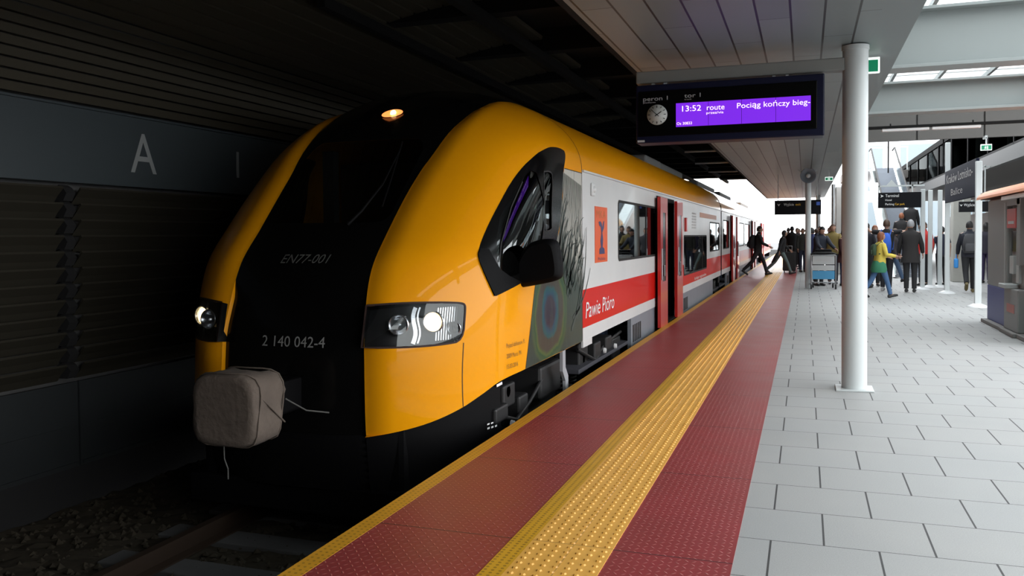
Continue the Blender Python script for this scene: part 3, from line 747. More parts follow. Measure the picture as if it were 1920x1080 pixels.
tri_part('mirror_foot', Va, Ta, lambda r, v: S(r, v, .014), nN, m_matblk, mr)

# writing low on the nose side
b = B()
for k, (s_, wd) in enumerate((('Pojazd dofinansow. PL', .36), ('2009 Marsz. PN', .27), ('15.03.2016', .20))):
    text(b, s_, lambda x, y, k=k: sideP(6.38+x, .555-.085*k+y), w=wd, h=.036)
b.build('small_lettering', m_brown, train)
b = B(); strip(b, [(.398+.018*k/3, .262+.012*k/3) for k in range(4)], .022, -.03)
for k in range(3):
    r_ = .372+.011*k; strip(b, [(r_, -.065), (r_, -.05)], .03, -.03); strip(b, [(r_, -.03), (r_, -.018)], .03, -.03)
b.build('apron_marks', m_ink, train)

# ---- cars behind the nose
def XR(v, off=0): z, wd = v2z(v); return wd+off, z
def body_side(name, y0, y1, holes, side, M, vb=.33, vt=ZB):
    P = [(y0, vb), (y1, vb), (y1, vt), (y0, vt)]
    g = [(y0+(y1-y0)*i/40, vb+(vt-vb)*j/8) for i in range(41) for j in range(9)]
    Va, Ta = cdt([P]+holes, [], g, 1.)
    Ta = [t for t in Ta if not any(inside((sum(Va[i][0] for i in t)/3, sum(Va[i][1] for i in t)/3), h) for h in holes) and inside((sum(Va[i][0] for i in t)/3, sum(Va[i][1] for i in t)/3), [(y0-.01, vb-.01), (y1+.01, vb-.01), (y1+.01, vt+.01), (y0-.01, vt+.01)])]
    return tri_part(name, Va, Ta, lambda y, v: Vector((XC+side*WH, y, v)), lambda y, v: Vector((side, 0, 0)), M, train)
def rect(y0, y1, z0, z1, r=.07): return round_rect(y0, y1, z0, z1, r)
cars = [
 (8.7, 24.25, [(10.52, 13.40, 1.13, 1.91), (16.62, 20.66, .66, 1.46), (21.35, 23.85, 1.04, 1.79)], [(13.46, 15.30)]),
 (24.5, 42.7, [(24.95, 26.95, 1.05, 1.90), (30.6, 33.6, 1.05, 1.90), (34.2, 37.2, 1.05, 1.90)], [(27.5, 29.34), (38.2, 40.04)]),
 (42.95, 60, [(43.4, 45.4, 1.05, 1.9), (49.0, 52.0, 1.05, 1.9), (52.5, 55.5, 1.05, 1.9)], [(46.3, 48.14)])]
m_int = mat('interior_wall', (.22, .22, .21), .7); m_intd = mat('interior_floor', (.05, .05, .06), .6)
m_door = mat('door_red', (.48, .022, .018), .3, coat=.5)
for ci, (y0, y1, wins, doors) in enumerate(cars):
    holes = [rect(*w_) for w_ in wins] + [[(a, .0), (b_, .0), (b_, 2.06), (a, 2.06)] for a, b_ in doors]
    # clip the door holes to the wall bottom
    holes = [[(p[0], max(p[1], .33)) for p in h] if h[0][1] == .0 else h for h in holes]
    w_o = body_side('body_side', y0, y1, holes, 1, m_side); w_o['label'] = 'white side with a red band, facing the platform'
    body_side('body_side', y0, y1, [], -1, m_side)
    b = B(); nv = 22
    V = [];
    for y in (y0, y1):
        for k in range(2*nv+1):
            v = ZB+(3.0-ZB)*(k/nv if k <= nv else (2*nv-k)/nv); z, wd = v2z(v); V.append((XC+(wd if k <= nv else -wd), y, z))
    b.add(V, [(i, i+1, i+2*nv+2, i+2*nv+1) for i in range(2*nv)], True)
    b.build('roof', m_yel, train)['label'] = 'yellow curved roof'
    b = B().box((XC+WH-.001, y0, 2.135), (XC+WH+.025, y1, 2.155)); b.build('rain_gutter', m_white, train)
    b = B().box((XC-1.38, y0+.05, -.03), (XC+1.38, y1-.05, .015)); b.build('floor_pan', m_intd, train)
    b = B().box((XC-1.38, y0+.05, 2.12), (XC+1.38, y1-.05, 2.15)); b.box((XC-1.40, y0+.05, 0), (XC-1.36, y1-.05, 1.05)); b.build('inner_lining', m_int, train)
    for y in (y0+.02, y1-.06):
        if y > 9:
            pv = [XR(ZB+.85*k/10, -.04) for k in range(11)]
            B().prism([(XC+1.36, 0)]+[(XC+w_, z_-.03) for w_, z_ in pv]+[(XC-w_, z_-.03) for w_, z_ in pv[::-1]]+[(XC-1.36, 0)], (0, y, 0), (1, 0, 0), (0, 0, 1), (0, .04, 0)).build('end_wall', m_matblk, train)
    for w_ in wins:
        P = rect(*w_); f = B(); Q = rect(w_[0]+.03, w_[1]-.03, w_[2]+.03, w_[3]-.03, .055)
        X0 = XC+WH
        f.add([(X0+.004, p[0], p[1]) for p in P]+[(X0+.006, p[0], p[1]) for p in Q]+[(X0-.03, p[0], p[1]) for p in Q], [(i+j*len(P), (i+1) % len(P)+j*len(P), (i+1) % len(P)+(j+1)*len(P), i+(j+1)*len(P)) for j in range(2) for i in range(len(P))])
        fo = f.build('passenger_window', m_rubber, train)
        B().add([(X0-.004, p[0], p[1]) for p in Q], [tuple(range(len(Q)))]).build('window_pane', m_glass, fo)
        if w_[1]-w_[0] > 2.2 and ci == 0:
            B().box((X0-.01, w_[1]-.9, w_[2]+.03), (X0+.004, w_[1]-.86, w_[3]-.03)).build('window_bar', m_rubber, fo)
    for a, b_ in doors:
        X0 = XC+WH; L = (b_-a)
        f = B().box((X0-.16, a, 2.02), (X0+.01, b_, 2.09)); f.box((X0-.12, a-.02, 0), (X0+.006, a+.05, 2.09)); f.box((X0-.12, b_-.05, 0), (X0+.006, b_+.02, 2.09)); f.box((X0-.10, a, -.02), (X0+.06, b_, .02))
        fo = f.build('doorway_frame', m_matblk, train)
        for q0, q1, hd in ((a-.22, a+.49, 1), (a+1.60, a+2.31, -1)):
            lf = B(); y_a, y_b = q0, q1; wy0, wy1 = y_a+.22, y_b-.18; X1 = X0+.05; X2 = X0+.10
            lf.box((X1, y_a, .0), (X2, wy0, 2.06), .0); lf.box((X1, wy1, .0), (X2, y_b, 2.06)); lf.box((X1, wy0, .0), (X2, wy1, .72)); lf.box((X1, wy0, 1.82), (X2, wy1, 2.06))
            l_o = lf.build('door_leaf', m_door, train)
            B().box((X1+.02, wy0, .72), (X2-.004, wy1, 1.82)).build('door_window', m_blk, l_o)
            B().box((X2, y_a+.06, .75), (X2+.02, y_a+.09, 1.25), .006).build('grip_rail', m_steel, l_o)
            B().box((X2, (y_a+y_b)/2-.05, .80), (X2+.012, (y_a+y_b)/2+.05, .98), .01).build('door_button', m_steel, l_o)
        B().box((X0-1.0, (a+b_)/2-.02, .02), (X0-.96, (a+b_)/2+.02, 2.1)).build('vestibule_pole', m_yel, train)
    # seats near the first windows
    if ci < 2:
        for y in [y0+2.0+.85*k for k in range(4)]+[y0+8.6+.85*k for k in range(7)]:
            s = B().box((XC+.55, y, .35), (XC+1.30, y+.42, .47), .03); s.box((XC+.55, y+.40, .45), (XC+1.30, y+.50, 1.12), .04); s.box((XC+.8, y+.1, .02), (XC+1.0, y+.3, .36)); s.build('passenger_seat', m_seat, train)
# gangways between the cars
for y in (24.25, 42.7): B().box((XC-1.30, y-.04, .1), (XC+1.38, y+.29, 2.3), .04).build('gangway_bellows', m_rubber, train)
# grey skirt panels
for y0, y1, z0 in ((11.4, 13.44, -.32), (16.55, 22.2, -.32), (26.2, 27.1, -.32), (30.2, 38, -.32), (41, 42.6, -.32)):
    b = B().box((XC+WH-.06, y0, z0), (XC+WH-.012, y1, .33)); sk = b.build('skirt_panel', m_greyp, train)
    b = B()
    for k in range(5): b.box((XC+WH-.014, y0+.12+.13*k, -.02), (XC+WH-.008, y0+.20+.13*k, .22))
    b.build('vent', m_dark, sk)
b = B().box((XC+WH-.02, 8.72, .26), (XC+WH+.001, 9.12, .34)); b.build('step_plate', m_white, train)
# poster, camera, displays
m_or = mat('poster_orange', (.72, .10, .015), .4); m_or2 = mat('poster_orange_dark', (.50, .13, .01), .4); m_navy = mat('poster_blue', (.03, .03, .12), .4)
X0 = XC+WH
ps = B().box((X0, 9.27, 1.15), (X0+.006, 9.89, 1.79)).build('poster', m_or, train); ps['label'] = 'orange poster with a blue figure'
b = B(); fn = lambda x, y: Vector((X0+.008, 9.33+x, 1.66+y)); text(b, 'MKA', fn, w=.46, h=.09); b.build('poster_heading', m_or2, ps)
b = B(); fig = [(.16, 0), (.44, .0), (.42, .06), (.33, .08), (.36, .17), (.32, .25), (.40, .30), (.42, .39), (.36, .37), (.32, .31), (.28, .36), (.22, .38), (.13, .37), (.16, .33), (.24, .31), (.27, .24), (.22, .15), (.25, .08), (.17, .06)]
b.add([(X0+.008, 9.30+x, 1.245+y) for x, y in fig], [tuple(range(len(fig)))]); text(b, 'Polska', lambda x, y: Vector((X0+.008, 9.40+x, 1.175+y)), w=.36, h=.035); b.build('poster_figure', m_navy, ps)
b = B().lathe([(.0, .05), (.03, .045), (.045, .02), (.05, 0)], (X0, 9.15, 1.97), (1, 0, 0), 16); b.box((X0, 9.08, 1.90), (X0+.025, 9.22, 2.04), .01); b.build('side_camera', m_white, train)
b = B(); text(b, 'Pawie Pi\u00f3ro', lambda x, y: Vector((X0+.004, 8.83+x, .565+y)), w=1.42, h=.175, shear=.18); nm = b.build('name_lettering', m_ink, train); nm['label'] = 'white handwritten style name on the red band'
B().box((X0, 16.72, 1.53), (X0+.05, 16.86, 1.80), .01).build('door_call_unit', m_door, train)
b = B().box((X0, 19.3, 1.86), (X0+.004, 23.0, 1.97)); b.build('side_lettering', m_or2, train)
b = B(); text(b, 'koleje regionalne', lambda x, y: Vector((X0+.004, 18.3+x, .50+y)), w=2.2, h=.07); b.build('band_lettering', m_ink, train)
b = B()
for k in range(6): b.box((X0, 17.9, 1.60+.06*k), (X0+.003, 18.6, 1.63+.06*k))
b.build('pictogram_row', m_dimink, train)
# roof equipment
m_roofb = mat('roof_box', (.16, .165, .165), .6)
for y0, y1, x0, x1, h in ((10.6, 11.5, -.4, .55, .06), (12.4, 14.2, -.6, .45, .10), (16.4, 18.2, -.6, .75, .12), (19.0, 22.5, -.7, .62, .18), (26, 31, -.7, .6, .20), (33, 38, -.7, .6, .2), (44, 50, -.7, .6, .2)):
    b = B().box((XC+x0, y0, 2.86), (XC+x1, y1, 2.92+h), .04); rb = b.build('roof_unit', m_roofb, train)
    b = B()
    for k in range(4): b.box((XC+x0+.1, y0+(y1-y0)*(k+.4)/4, 2.92+h), (XC+x1-.1, y0+(y1-y0)*(k+.7)/4, 2.935+h))
    b.build('roof_grille', m_dark, rb)
# bogies
m_wheel = mat('wheel_steel', (.06, .055, .05), .45, .6)
for yc in (8.0, 24.4, 42.8):
    b = B().box((XC+.98, yc-1.5, -.35), (XC+1.12, yc+1.5, -.16), .03); b.box((XC-1.12, yc-1.5, -.35), (XC-.98, yc+1.5, -.16), .03); b.box((XC-1.0, yc-.3, -.35), (XC+1.0, yc+.3, -.12), .03)
    b.box((XC+.9, yc-.35, -.12), (XC+1.3, yc+.35, .2), .03)
    bg_ = b.build('bogie', m_dark, train)
    for dy in (-1.05, 1.05):
        for s in (-1, 1):
            wb = B().lathe([(.0, -.06), (.12, -.06), (.14, -.02), (.36, -.02), (.38, -.06), (.42, -.06), (.42, .05), (.38, .05), (.36, .01), (.14, .01), (.12, .08), (.0, .08)], (XC+s*.80, yc+dy, -.36), (s, 0, 0), 28)
            wb.build('wheel', m_wheel, bg_)
            b = B().box((XC+s*1.12-.09, yc+dy-.16, -.48), (XC+s*1.12+.09, yc+dy+.16, -.22), .03); b.lathe([(0, .1), (.09, .1), (.1, .04), (.1, 0)], (XC+s*1.2, yc+dy, -.35), (s, 0, 0), 16); b.build('axle_box', m_dark, bg_)
            b = B()
            for dd in (-.22, .22):
                pts = [(XC+s*1.15+.055*cos(t*.6), yc+dy+dd+.055*sin(t*.6), -.28+.26*t/60) for t in range(61)]; b.tube(pts, .014, 6)
            b.build('spring', m_dark, bg_)
# fittings below the floor, platform side
for (y0, y1, z0, z1, x0, x1) in ((6.25, 6.55, -.05, .08, 1.22, 1.36), (6.6, 6.9, .0, .20, 1.05, 1.3), (6.95, 7.2, -.25, .05, 1.1, 1.32), (9.1, 9.5, -.1, .25, 1.0, 1.3), (9.6, 9.9, -.05, .2, 1.1, 1.36), (10.2, 10.5, .02, .2, 1.1, 1.36), (10.8, 11.3, -.2, .1, .9, 1.3), (23.2, 23.5, -.1, .2, 1.1, 1.36)):
    B().box((XC+x0, y0, z0), (XC+x1, y1, z1), .02).build('equipment_box', m_dark, train)
for (y, z) in ((6.45, .04), (6.72, .14), (9.3, .05), (9.7, .12), (10.35, -.03), (10.7, .05)):
    B().lathe([(0, .06), (.05, .06), (.055, .05), (.055, -.05), (0, -.05)], (XC+1.24, y, z), (1, 0, 0), 14).build('air_cylinder', m_dark, train)
B().tube([(XC+1.3, 6.4, .0), (XC+1.34, 6.8, -.12), (XC+1.3, 7.3, -.05), (XC+1.28, 7.8, .1)], .02, 8).build('brake_hose', m_dark, train); B().tube([(XC+1.3, 9.0, .2), (XC+1.36, 9.6, .0), (XC+1.3, 10.3, .1), (XC+1.3, 11.3, .15)], .02, 8).build('brake_hose', m_dark, train)
b = B().prism([(0, .34), (.10, .34), (.10, .16), (.20, .06), (.20, -.25), (.10, -.25), (.10, .02), (.0, .13)], (XC+WH-.03, 7.92, 0), (0, 1, 0), (0, 0, 1), (.03, 0, 0)); b.build('sand_pipe', mat('pipe_grey', (.33, .34, .36), .5), train)
for y, z in ((6.55, -.1), (9.95, .07), (10.55, .05)): B().lathe([(0, .03), (.03, .03), (.035, 0)], (XC+1.38, y, z), (1, 0, 0), 12).build('drain_cap', m_dimink, train)
# ---------------------------------------------------------------- column, gantry arm, departure board
col_ = empty('column', (.435, 8.47, 0), 'thick round white steel column nearest the viewer, carrying the departure board arm', 'column')
B().lathe([(.112, .015), (.112, 3.16)], (.435, 8.47, 0), (0, 0, 1), 40, True).build('shaft', m_pole, col_)
B().box((.27, 8.31, 0), (.60, 8.63, .015), .004).build('base_plate', m_pole, col_)
B().lathe([(.12, 3.15), (.12, 3.19)], (.435, 8.47, 0), (0, 0, 1), 40, True).build('cap', m_pole, col_)
a_ = B().box((-1.60, 8.40, 2.965), (.34, 8.54, 3.085), .012); ao = a_.build('sign_arm', mat('arm_grey', (.20, .20, .19), .5), col_)
m_nb = mat('board_blue', (.006, .007, .024), .4, spec=.2); m_face = mat('board_face', (.002, .002, .002), .3, spec=.1)
bd = empty('departure_board', (-.71, 8.42, 2.36), 'long dark blue departure board with a lit purple display and a round clock', 'departure board')
B().box((-1.585, 8.32, 2.365), (.165, 8.58, 2.935), .012).build('housing', m_nb, bd)
B().box((-1.56, 8.305, 2.43), (.10, 8.325, 2.87), .006).build('face', m_face, bd)
b = B()
for x in (-1.45, -1.33, -.3, -.18): b.box((x, 8.43, 2.93), (x+.03, 8.47, 2.97))
b.build('hanger', m_pole, bd)
m_scr = mat('display_purple', (.05, .01, .1), .4, emit=(.20, .020, .82), es=.55)
m_stx = mat('display_text', (.8, .7, .9), .4, emit=(1, .78, 1), es=.75)
sb = empty('x', (0, 0, 0)); bpy.data.objects.remove(sb)
scn = B().box((-1.19, 8.298, 2.507), (.045, 8.306, 2.735)).build('display', m_scr, bd); scn['label'] = 'lit purple display'
fy = lambda x0, z0, Y=8.294: (lambda x, y: Vector((x0+x, Y, z0+y)))
for s_, x0, z0, wd, h in (('13:52', -1.13, 2.652, .18, .055), ('route', -.895, 2.652, .165, .052), ('przez/via', -.90, 2.615, .16, .024), ('Poci\u0105g ko\u0144czy bieg-', -.615, 2.654, .655, .050), ('Os 30833', -1.182, 2.525, .145, .026)):
    b = B(); text(b, s_, fy(x0, z0), w=wd, h=h); b.build('display_text', m_stx, scn)
b = B()
for x in (-.883, -.575, -.265): b.box((x, 8.2965, 2.507), (x+.003, 8.298, 2.735))
b.build('display_seam', m_nb, scn)
b = B(); text(b, 'peron 1', fy(-1.51, 2.775, 8.302), w=.24, h=.040); b.build('platform_lettering', m_dimink, bd)
b = B(); text(b, 'platform', fy(-1.51, 2.752, 8.302), w=.12, h=.014); b.build('platform_sublettering', m_dimink, bd)
b = B(); text(b, 'tor 1', fy(-1.11, 2.785, 8.302), w=.155, h=.040); b.build('track_lettering', m_dimink, bd)
b = B(); text(b, 'track', fy(-1.11, 2.762, 8.302), w=.07, h=.014); b.build('track_sublettering', m_dimink, bd)
m_cf = mat('clock_face', (.50, .52, .50), .5)
ck = B().lathe([(0, 0), (.098, 0), (.098, .02), (0, .02)], (-1.372, 8.305, 2.634), (0, -1, 0), 40, False).build('clock', m_cf, bd)
b = B()
for k in range(12):
    a = 2*pi*k/12; c_, s_ = sin(a), cos(a); L_ = .016 if k % 3 else .022
    b.obox((-1.372+c_*(.088-L_/2), 8.283, 2.634+s_*(.088-L_/2)), (s_*.003, 0, -c_*.003), (0, .0012, 0), (c_*L_/2, 0, s_*L_/2))
b.build('hour_marks', m_matblk, ck)
def hand(nm, an, L_, wd):
    c_, s_ = sin(an), cos(an); B().obox((-1.372+c_*(L_/2-.012), 8.281, 2.634+s_*(L_/2-.012)), (s_*wd, 0, -c_*wd), (0, .0012, 0), (c_*(L_/2+.012), 0, s_*(L_/2+.012))).build(nm, m_matblk, ck)
hand('hour_hand', radians(56), .052, .0035); hand('minute_hand', radians(312), .078, .0028)
b = B(); b.box((-1.57, 8.315, 2.375), (-1.50, 8.32, 2.395)); b.build('maker_plate', m_dimink, bd)
# green exit signs
m_green = mat('exit_green', (.0, .16, .075), .4, emit=(0, .16, .07), es=.35); m_exw = mat('exit_white', (.8, .85, .8), .4, emit=(.8, .9, .85), es=.7)
def exit_sign(x0, x1, y, z0, z1, lab):
    e = empty('exit_sign', ((x0+x1)/2, y, z0), lab, 'exit sign', None)
    B().box((x0, y, z0), (x1, y+.05, z1), .004).build('light_box', m_exw, e)
    W, H_ = x1-x0, z1-z0
    B().box((x0+.015*W/.3, y-.004, z0+.01), (x1-.05*W, y-.001, z1-.17*H_)).build('green_panel', m_green, e)
    b = B(); cx, cz, k = x0+W*.42, z0+H_*.42, H_*.62
    b.lathe([(0, 0), (.075*k, 0)], (cx+.05*k, y-.006, cz+.36*k), (0, -1, 0), 12)
    for P in ([(-.12, .25), (.10, .27), (.06, -.02), (-.08, -.02)], [(-.08, 0), (.04, 0), (.22, -.22), (.14, -.26)], [(-.08, 0), (.02, -.02), (-.08, -.30), (-.30, -.34), (-.30, -.26), (-.14, -.22)], [(.08, .24), (.26, .12), (.24, .07), (.06, .16)], [(-.10, .24), (-.28, .16), (-.30, .02), (-.25, .02), (-.22, .12), (-.08, .17)]):
        b.add([(cx+p*k, y-.006, cz+q*k) for p, q in P], [tuple(range(len(P)))])
    b.prism([(.36, -.36), (.60, -.36), (.60, .40), (.36, .40)], (cx, y-.006, cz), (k, 0, 0), (0, 0, k), (0, .001, 0))
    b.build('running_figure', m_exw, e)
    B().box(((x0+x1)/2-.01, y+.02, z1), ((x0+x1)/2+.01, y+.03, max(z1+.03, 3.2))).build('hanger', m_pole, e)
    if x0 > 3: B().box(((x0+x1)/2-.02, y+.02, 3.18), ((x0+x1)/2+.02, 17.62, 3.23)).build('bracket', m_pole, e)
exit_sign(.36, .68, 8.95, 3.02, 3.17, 'green and white lit exit sign just behind the thick column')
exit_sign(.50, .70, 24.3, 2.90, 3.0, 'small green exit sign under the canopy to the right of the loudspeaker')
exit_sign(3.02, 3.20, 17.38, 2.96, 3.07, 'green exit sign hanging beside the right end of the dark blue station name sign')

# loudspeaker post
sp = empty('loudspeaker_post', (.07, 24.0, 0), 'slim white post with a round grey loudspeaker on top, behind the stopped walkers', 'loudspeaker post')
B().lathe([(.075, 0), (.075, 3.05)], (.07, 24.0, 0), (0, 0, 1), 20, True).build('post', m_pole, sp)
B().box((-.02, 23.91, 0), (.13, 24.09, .02)).build('base_plate', m_pole, sp)
b = B().lathe([(.02, -.30), (.06, -.28), (.08, -.18), (.13, -.05), (.20, .0), (.205, .02), (.185, .015), (.10, -.06), (.05, -.12), (.0, -.12)], (.07, 23.80, 3.02), (0, -1, 0), 28); b.build('horn', m_greyp, sp)
B().lathe([(0, .02), (.05, .01), (.06, -.05)], (.07, 23.83, 3.02), (0, -1, 0), 16).build('horn_centre', m_white, sp)
b = B()
for dx, dy in ((-.25, .1), (.0, .0), (.22, .2)): b.tube([(.07+dx*.2, 24, 3.0), (.07+dx, 24.0+dy, 3.2)], .01, 6)
b.build('stay', m_pole, sp)

# luggage trolley
tr = empty('luggage_trolley', (.45, 24.0, 0), 'silver luggage trolley with a blue panel standing by the loudspeaker post', 'trolley')
x0, x1, y0 = .15, .76, 23.75
b = B()
for x in (x0, x1): b.tube([(x, y0+.05, .12), (x, y0, .5), (x, y0-.02, .90)], .017, 8); b.tube([(x, y0+.05, .14), (x, y0+.75, .14)], .017, 8)
b.tube([(x0, y0-.02, .90), (x1, y0-.02, .90)], .017, 8); b.tube([(x0, y0+.75, .14), (x1, y0+.75, .14)], .017, 8)
for k in range(5): x = x0+.1+.105*k; b.tube([(x, y0+.05, .15), (x, y0+.75, .15)], .008, 6)
b.build('frame', m_steel, tr)
m_tblu = mat('trolley_blue', (.06, .27, .48), .5); m_tgr = mat('trolley_panel', (.45, .46, .46), .5)
B().box((x0+.03, y0-.035, .66), (x1-.03, y0-.02, .88), .004).build('upper_panel', m_tgr, tr)
B().box((x0+.03, y0-.030, .50), (x1-.03, y0-.02, .64), .004).build('middle_panel', m_tgr, tr)
B().box((x0+.03, y0-.030, .27), (x1-.03, y0-.018, .49), .004).build('advert_panel', m_tblu, tr)
b = B(); b.box((x0+.12, y0-.04, .74), (x1-.12, y0-.036, .80)); b.build('panel_lettering', m_dimink, tr)
b = B().tube([(x0-.01, y0-.05, .93), (x0+.1, y0-.12, .97), (x1-.1, y0-.12, .97), (x1+.01, y0-.05, .93)], .022, 8); b.build('handle', m_rubber, tr)
b = B().box((x0+.06, y0+.0, .90), (x1-.06, y0+.28, .94), .01); b.box((x0+.1, y0+.02, .94), (x1-.1, y0+.26, 1.06), .03); b.build('basket', m_matblk, tr)
for x, y in ((x0, y0+.02), (x1, y0+.02), (x0+.05, y0+.72), (x1-.05, y0+.72)):
    B().lathe([(0, -.02), (.06, -.02), (.066, 0), (.06, .02), (0, .02)], (x, y, .066), (1, 0, 0), 16).build('wheel', m_rubber, tr)

# posts and signs on the right
def post(x, y, h, lab, r_=.055, grp=None):
    e = empty('sign_post', (x, y, 0), lab, 'post', grp)
    B().box((x-r_, y-r_*.6, .05), (x+r_, y+r_*.6, h), .012).build('post', m_pole, e)
    B().lathe([(.20, 0), (.19, .02), (.08, .07), (.055, .075)], (x, y, 0), (0, 0, 1), 24, True).build('foot', m_white, e); return e
post(3.17, 25.1, 2.62, 'slim white post in front of the person in red, left of an equal pair')
post(3.42, 25.2, 2.62, 'slim white post right beside the person in red, right of an equal pair')
post(3.24, 22.7, 3.64, 'tall white post at the left end of the dark blue station name sign')
post(3.20, 18.6, 2.86, 'white post with a spread foot at the right end of the station name sign', .06)
post(2.87, 24.12, 2.6, 'slim grey post at the right end of the black terminal sign')
m_sgn = mat('sign_navy', (.010, .012, .026), .6, spec=.08); m_sblk = mat('sign_black', (.004, .004, .006), .45, spec=.15); m_ylw = mat('sign_yellow', (.75, .42, .02), .5)
e = empty('station_sign', (3.2, 20.6, 2.2), 'dark blue station name sign between two white posts, seen edge on at a slant', 'sign')
B().box((3.17, 18.70, 2.18), (3.23, 22.62, 2.93), .01).build('board', m_sgn, e)
fx_ = lambda y0, z0: (lambda x, y: Vector((3.165, y0-x, z0+y)))
b = B(); text(b, 'Krak\u00f3w Lotnisko-', fx_(22.35, 2.62), w=3.3, h=.20); b.build('sign_lettering', m_dimink, e)
b = B(); text(b, 'Balice', fx_(21.7, 2.32), w=1.5, h=.15); b.build('sign_sublettering', m_dimink, e)
def hang_sign(name, x0, x1, y, z0, z1, lab, lines, top=None, arrow=None):
    e = empty(name, ((x0+x1)/2, y, z0), lab, 'sign')
    B().box((x0, y, z0), (x1, y+.10, z1), .006).build('board', m_sblk, e)
    for s_, x, z, wd, h, M in lines:
        b = B(); text(b, s_, lambda p, q: Vector((x+p, y-.004, z+q)), w=wd, h=h); b.build('sign_lettering', M, e)
    if arrow: b = B(); ax, az, k, dr = arrow; pts = {'r': [(-1, 1), (1, 0), (-1, -1), (-.4, 0)], 'd': [(-1, .6), (0, -1), (1, .6), (0, .1)]}[dr]; b.add([(ax+p*k, y-.004, az+q*k) for p, q in pts], [(0, 1, 2, 3)]); b.build('arrow', m_ink, e)
    if top:
        if x0 > 3: B().box((x0+.08, y+.03, 3.14), (4.47, y+.06, 3.17)).build('bracket', m_pole, e)
        for x in (x0+.1, x1-.1): B().box((x-.012, y+.03, z1), (x+.012, y+.06, top)).build('hanger', m_pole, e)
    return e
hang_sign('direction_sign', -.86, .43, 26, 2.04, 2.46, 'black hanging sign over the crowd at the far end of the platform', [('Wyj\u015bcie', -.60, 2.30, .28, .075, m_ink), ('exit', -.27, 2.30, .14, .075, m_ylw)], 3.2, (-.74, 2.335, .045, 'd'))
B().box((.30, 25.99, 2.30), (.40, 25.995, 2.40)).build('blue_pictogram', mat('sign_blue', (.05, .12, .5), .5), bpy.data.objects['direction_sign'])
hang_sign('direction_sign', 1.80, 2.82, 24.0, 2.13, 2.53, 'black sign with an arrow to the terminal, in front of the escalator', [('Terminal', 1.97, 2.41, .32, .075, m_ink), ('Hotel', 1.97, 2.31, .15, .05, m_ink), ('Parking', 1.97, 2.20, .21, .055, m_ink), ('Car park', 2.20, 2.20, .23, .055, m_ylw)], None, (1.89, 2.44, .04, 'r'))
b = B().box((1.80, 24.03, 2.68), (2.9, 24.07, 2.72)); b.box((1.80, 24.03, 2.5), (1.83, 24.07, 2.72)); b.box((2.6, 24.03, 2.5), (2.63, 24.07, 2.72)); b.prism([(2.0, 2.72), (2.12, 2.86), (2.24, 2.72)], (0, 24.04, 0), (1, 0, 0), (0, 0, 1), (0, .03, 0)); b.build('sign_frame', m_pole, bpy.data.objects['direction_sign.001'])
hang_sign('direction_sign', 3.75, 4.45, 24.4, 2.0, 2.27, 'black exit sign hanging left of the ticket machines', [('Wyj\u015bcie', 3.86, 2.15, .25, .07, m_ink), ('exit', 4.14, 2.15, .12, .07, m_ylw)], 3.2, (3.80, 2.18, .035, 'd'))

# ticket machines
m_km = mat('machine_grey', (.24, .245, .235), .5); m_kb = mat('machine_blue', (.05, .06, .22), .45); m_kl = mat('machine_light', (.42, .44, .43), .4); m_kd = mat('machine_plinth', (.20, .19, .18), .7)
m_kred = mat('machine_red', (.45, .035, .03), .45); m_org = mat('canopy_orange', (.78, .26, .10), .45)
k1 = empty('ticket_machine', (3.1, 14.8, 0), 'grey ticket machine with a blue lower panel, farthest of the row at the right edge', 'ticket machine')
B().box((2.80, 14.12, .62), (3.45, 15.48, 1.98), .02).build('cabinet', m_km, k1)
B().box((2.80, 14.12, .06), (3.45, 15.48, .62), .01).build('lower_panel', m_kb, k1)
B().box((2.72, 14.08, 0), (3.5, 15.55, .06), .01).build('plinth', m_kd, k1)
B().box((2.795, 14.20, .64), (2.80, 14.24, 1.9)).build('edge_strip', m_kl, k1)
k2 = empty('ticket_machine', (3.05, 13.65, 0), 'grey ticket machine with a red notice and small screen, middle one of the row', 'ticket machine')
b = B().box((2.76, 13.22, .06), (3.4, 14.06, .66), .015); b.box((2.86, 13.22, .66), (3.4, 14.06, 1.98), .015); b.box((2.78, 13.22, 1.0), (2.87, 13.42, 1.95), .01); b.build('cabinet', m_km, k2)
B().box((2.70, 13.2, 0), (3.45, 14.07, .06), .01).build('plinth', m_kd, k2)
B().box((2.78, 13.46, 1.52), (2.865, 14.02, 1.80), .01).build('notice_panel', m_kred, k2)
B().box((2.775, 13.56, 1.58), (2.78, 13.92, 1.62)).build('notice_lettering', m_dimink, k2)
B().box((2.84, 13.66, 1.18), (2.865, 14.0, 1.48), .005).build('screen', m_blk, k2)
B().box((2.82, 13.46, .74), (2.865, 13.62, 1.46), .01).build('card_slot_panel', m_kl, k2)
B().box((2.81, 13.74, .86), (2.865, 13.98, 1.12), .01).build('keypad', m_kl, k2)
B().box((2.68, 13.60, .66), (2.86, 14.04, .72), .01).build('ledge', m_kl, k2)
B().box((2.755, 13.40, .32), (2.76, 13.86, .44)).build('faded_lettering', mat('faded_red', (.45, .18, .16), .6), k2)
B().box((2.78, 13.24, 1.84), (2.86, 14.04, 1.94), .01).build('header', m_km, k2)
k3 = empty('ticket_machine', (3.1, 12.8, 0), 'red and green ticket machine cut off by the right edge of the photo', 'ticket machine')
B().box((2.84, 12.3, .55), (3.45, 13.16, 1.98), .02).build('cabinet', m_kred, k3); B().box((2.84, 12.3, .06), (3.45, 13.16, .55), .01).build('lower_panel', mat('machine_green', (.03, .18, .14), .5), k3)
B().box((2.74, 12.2, 0), (3.5, 13.18, .06), .01).build('plinth', m_kd, k3)
cn = empty('machine_canopy', (3.0, 13.8, 1.98), 'curved orange canopy along the top of the ticket machines', 'canopy')
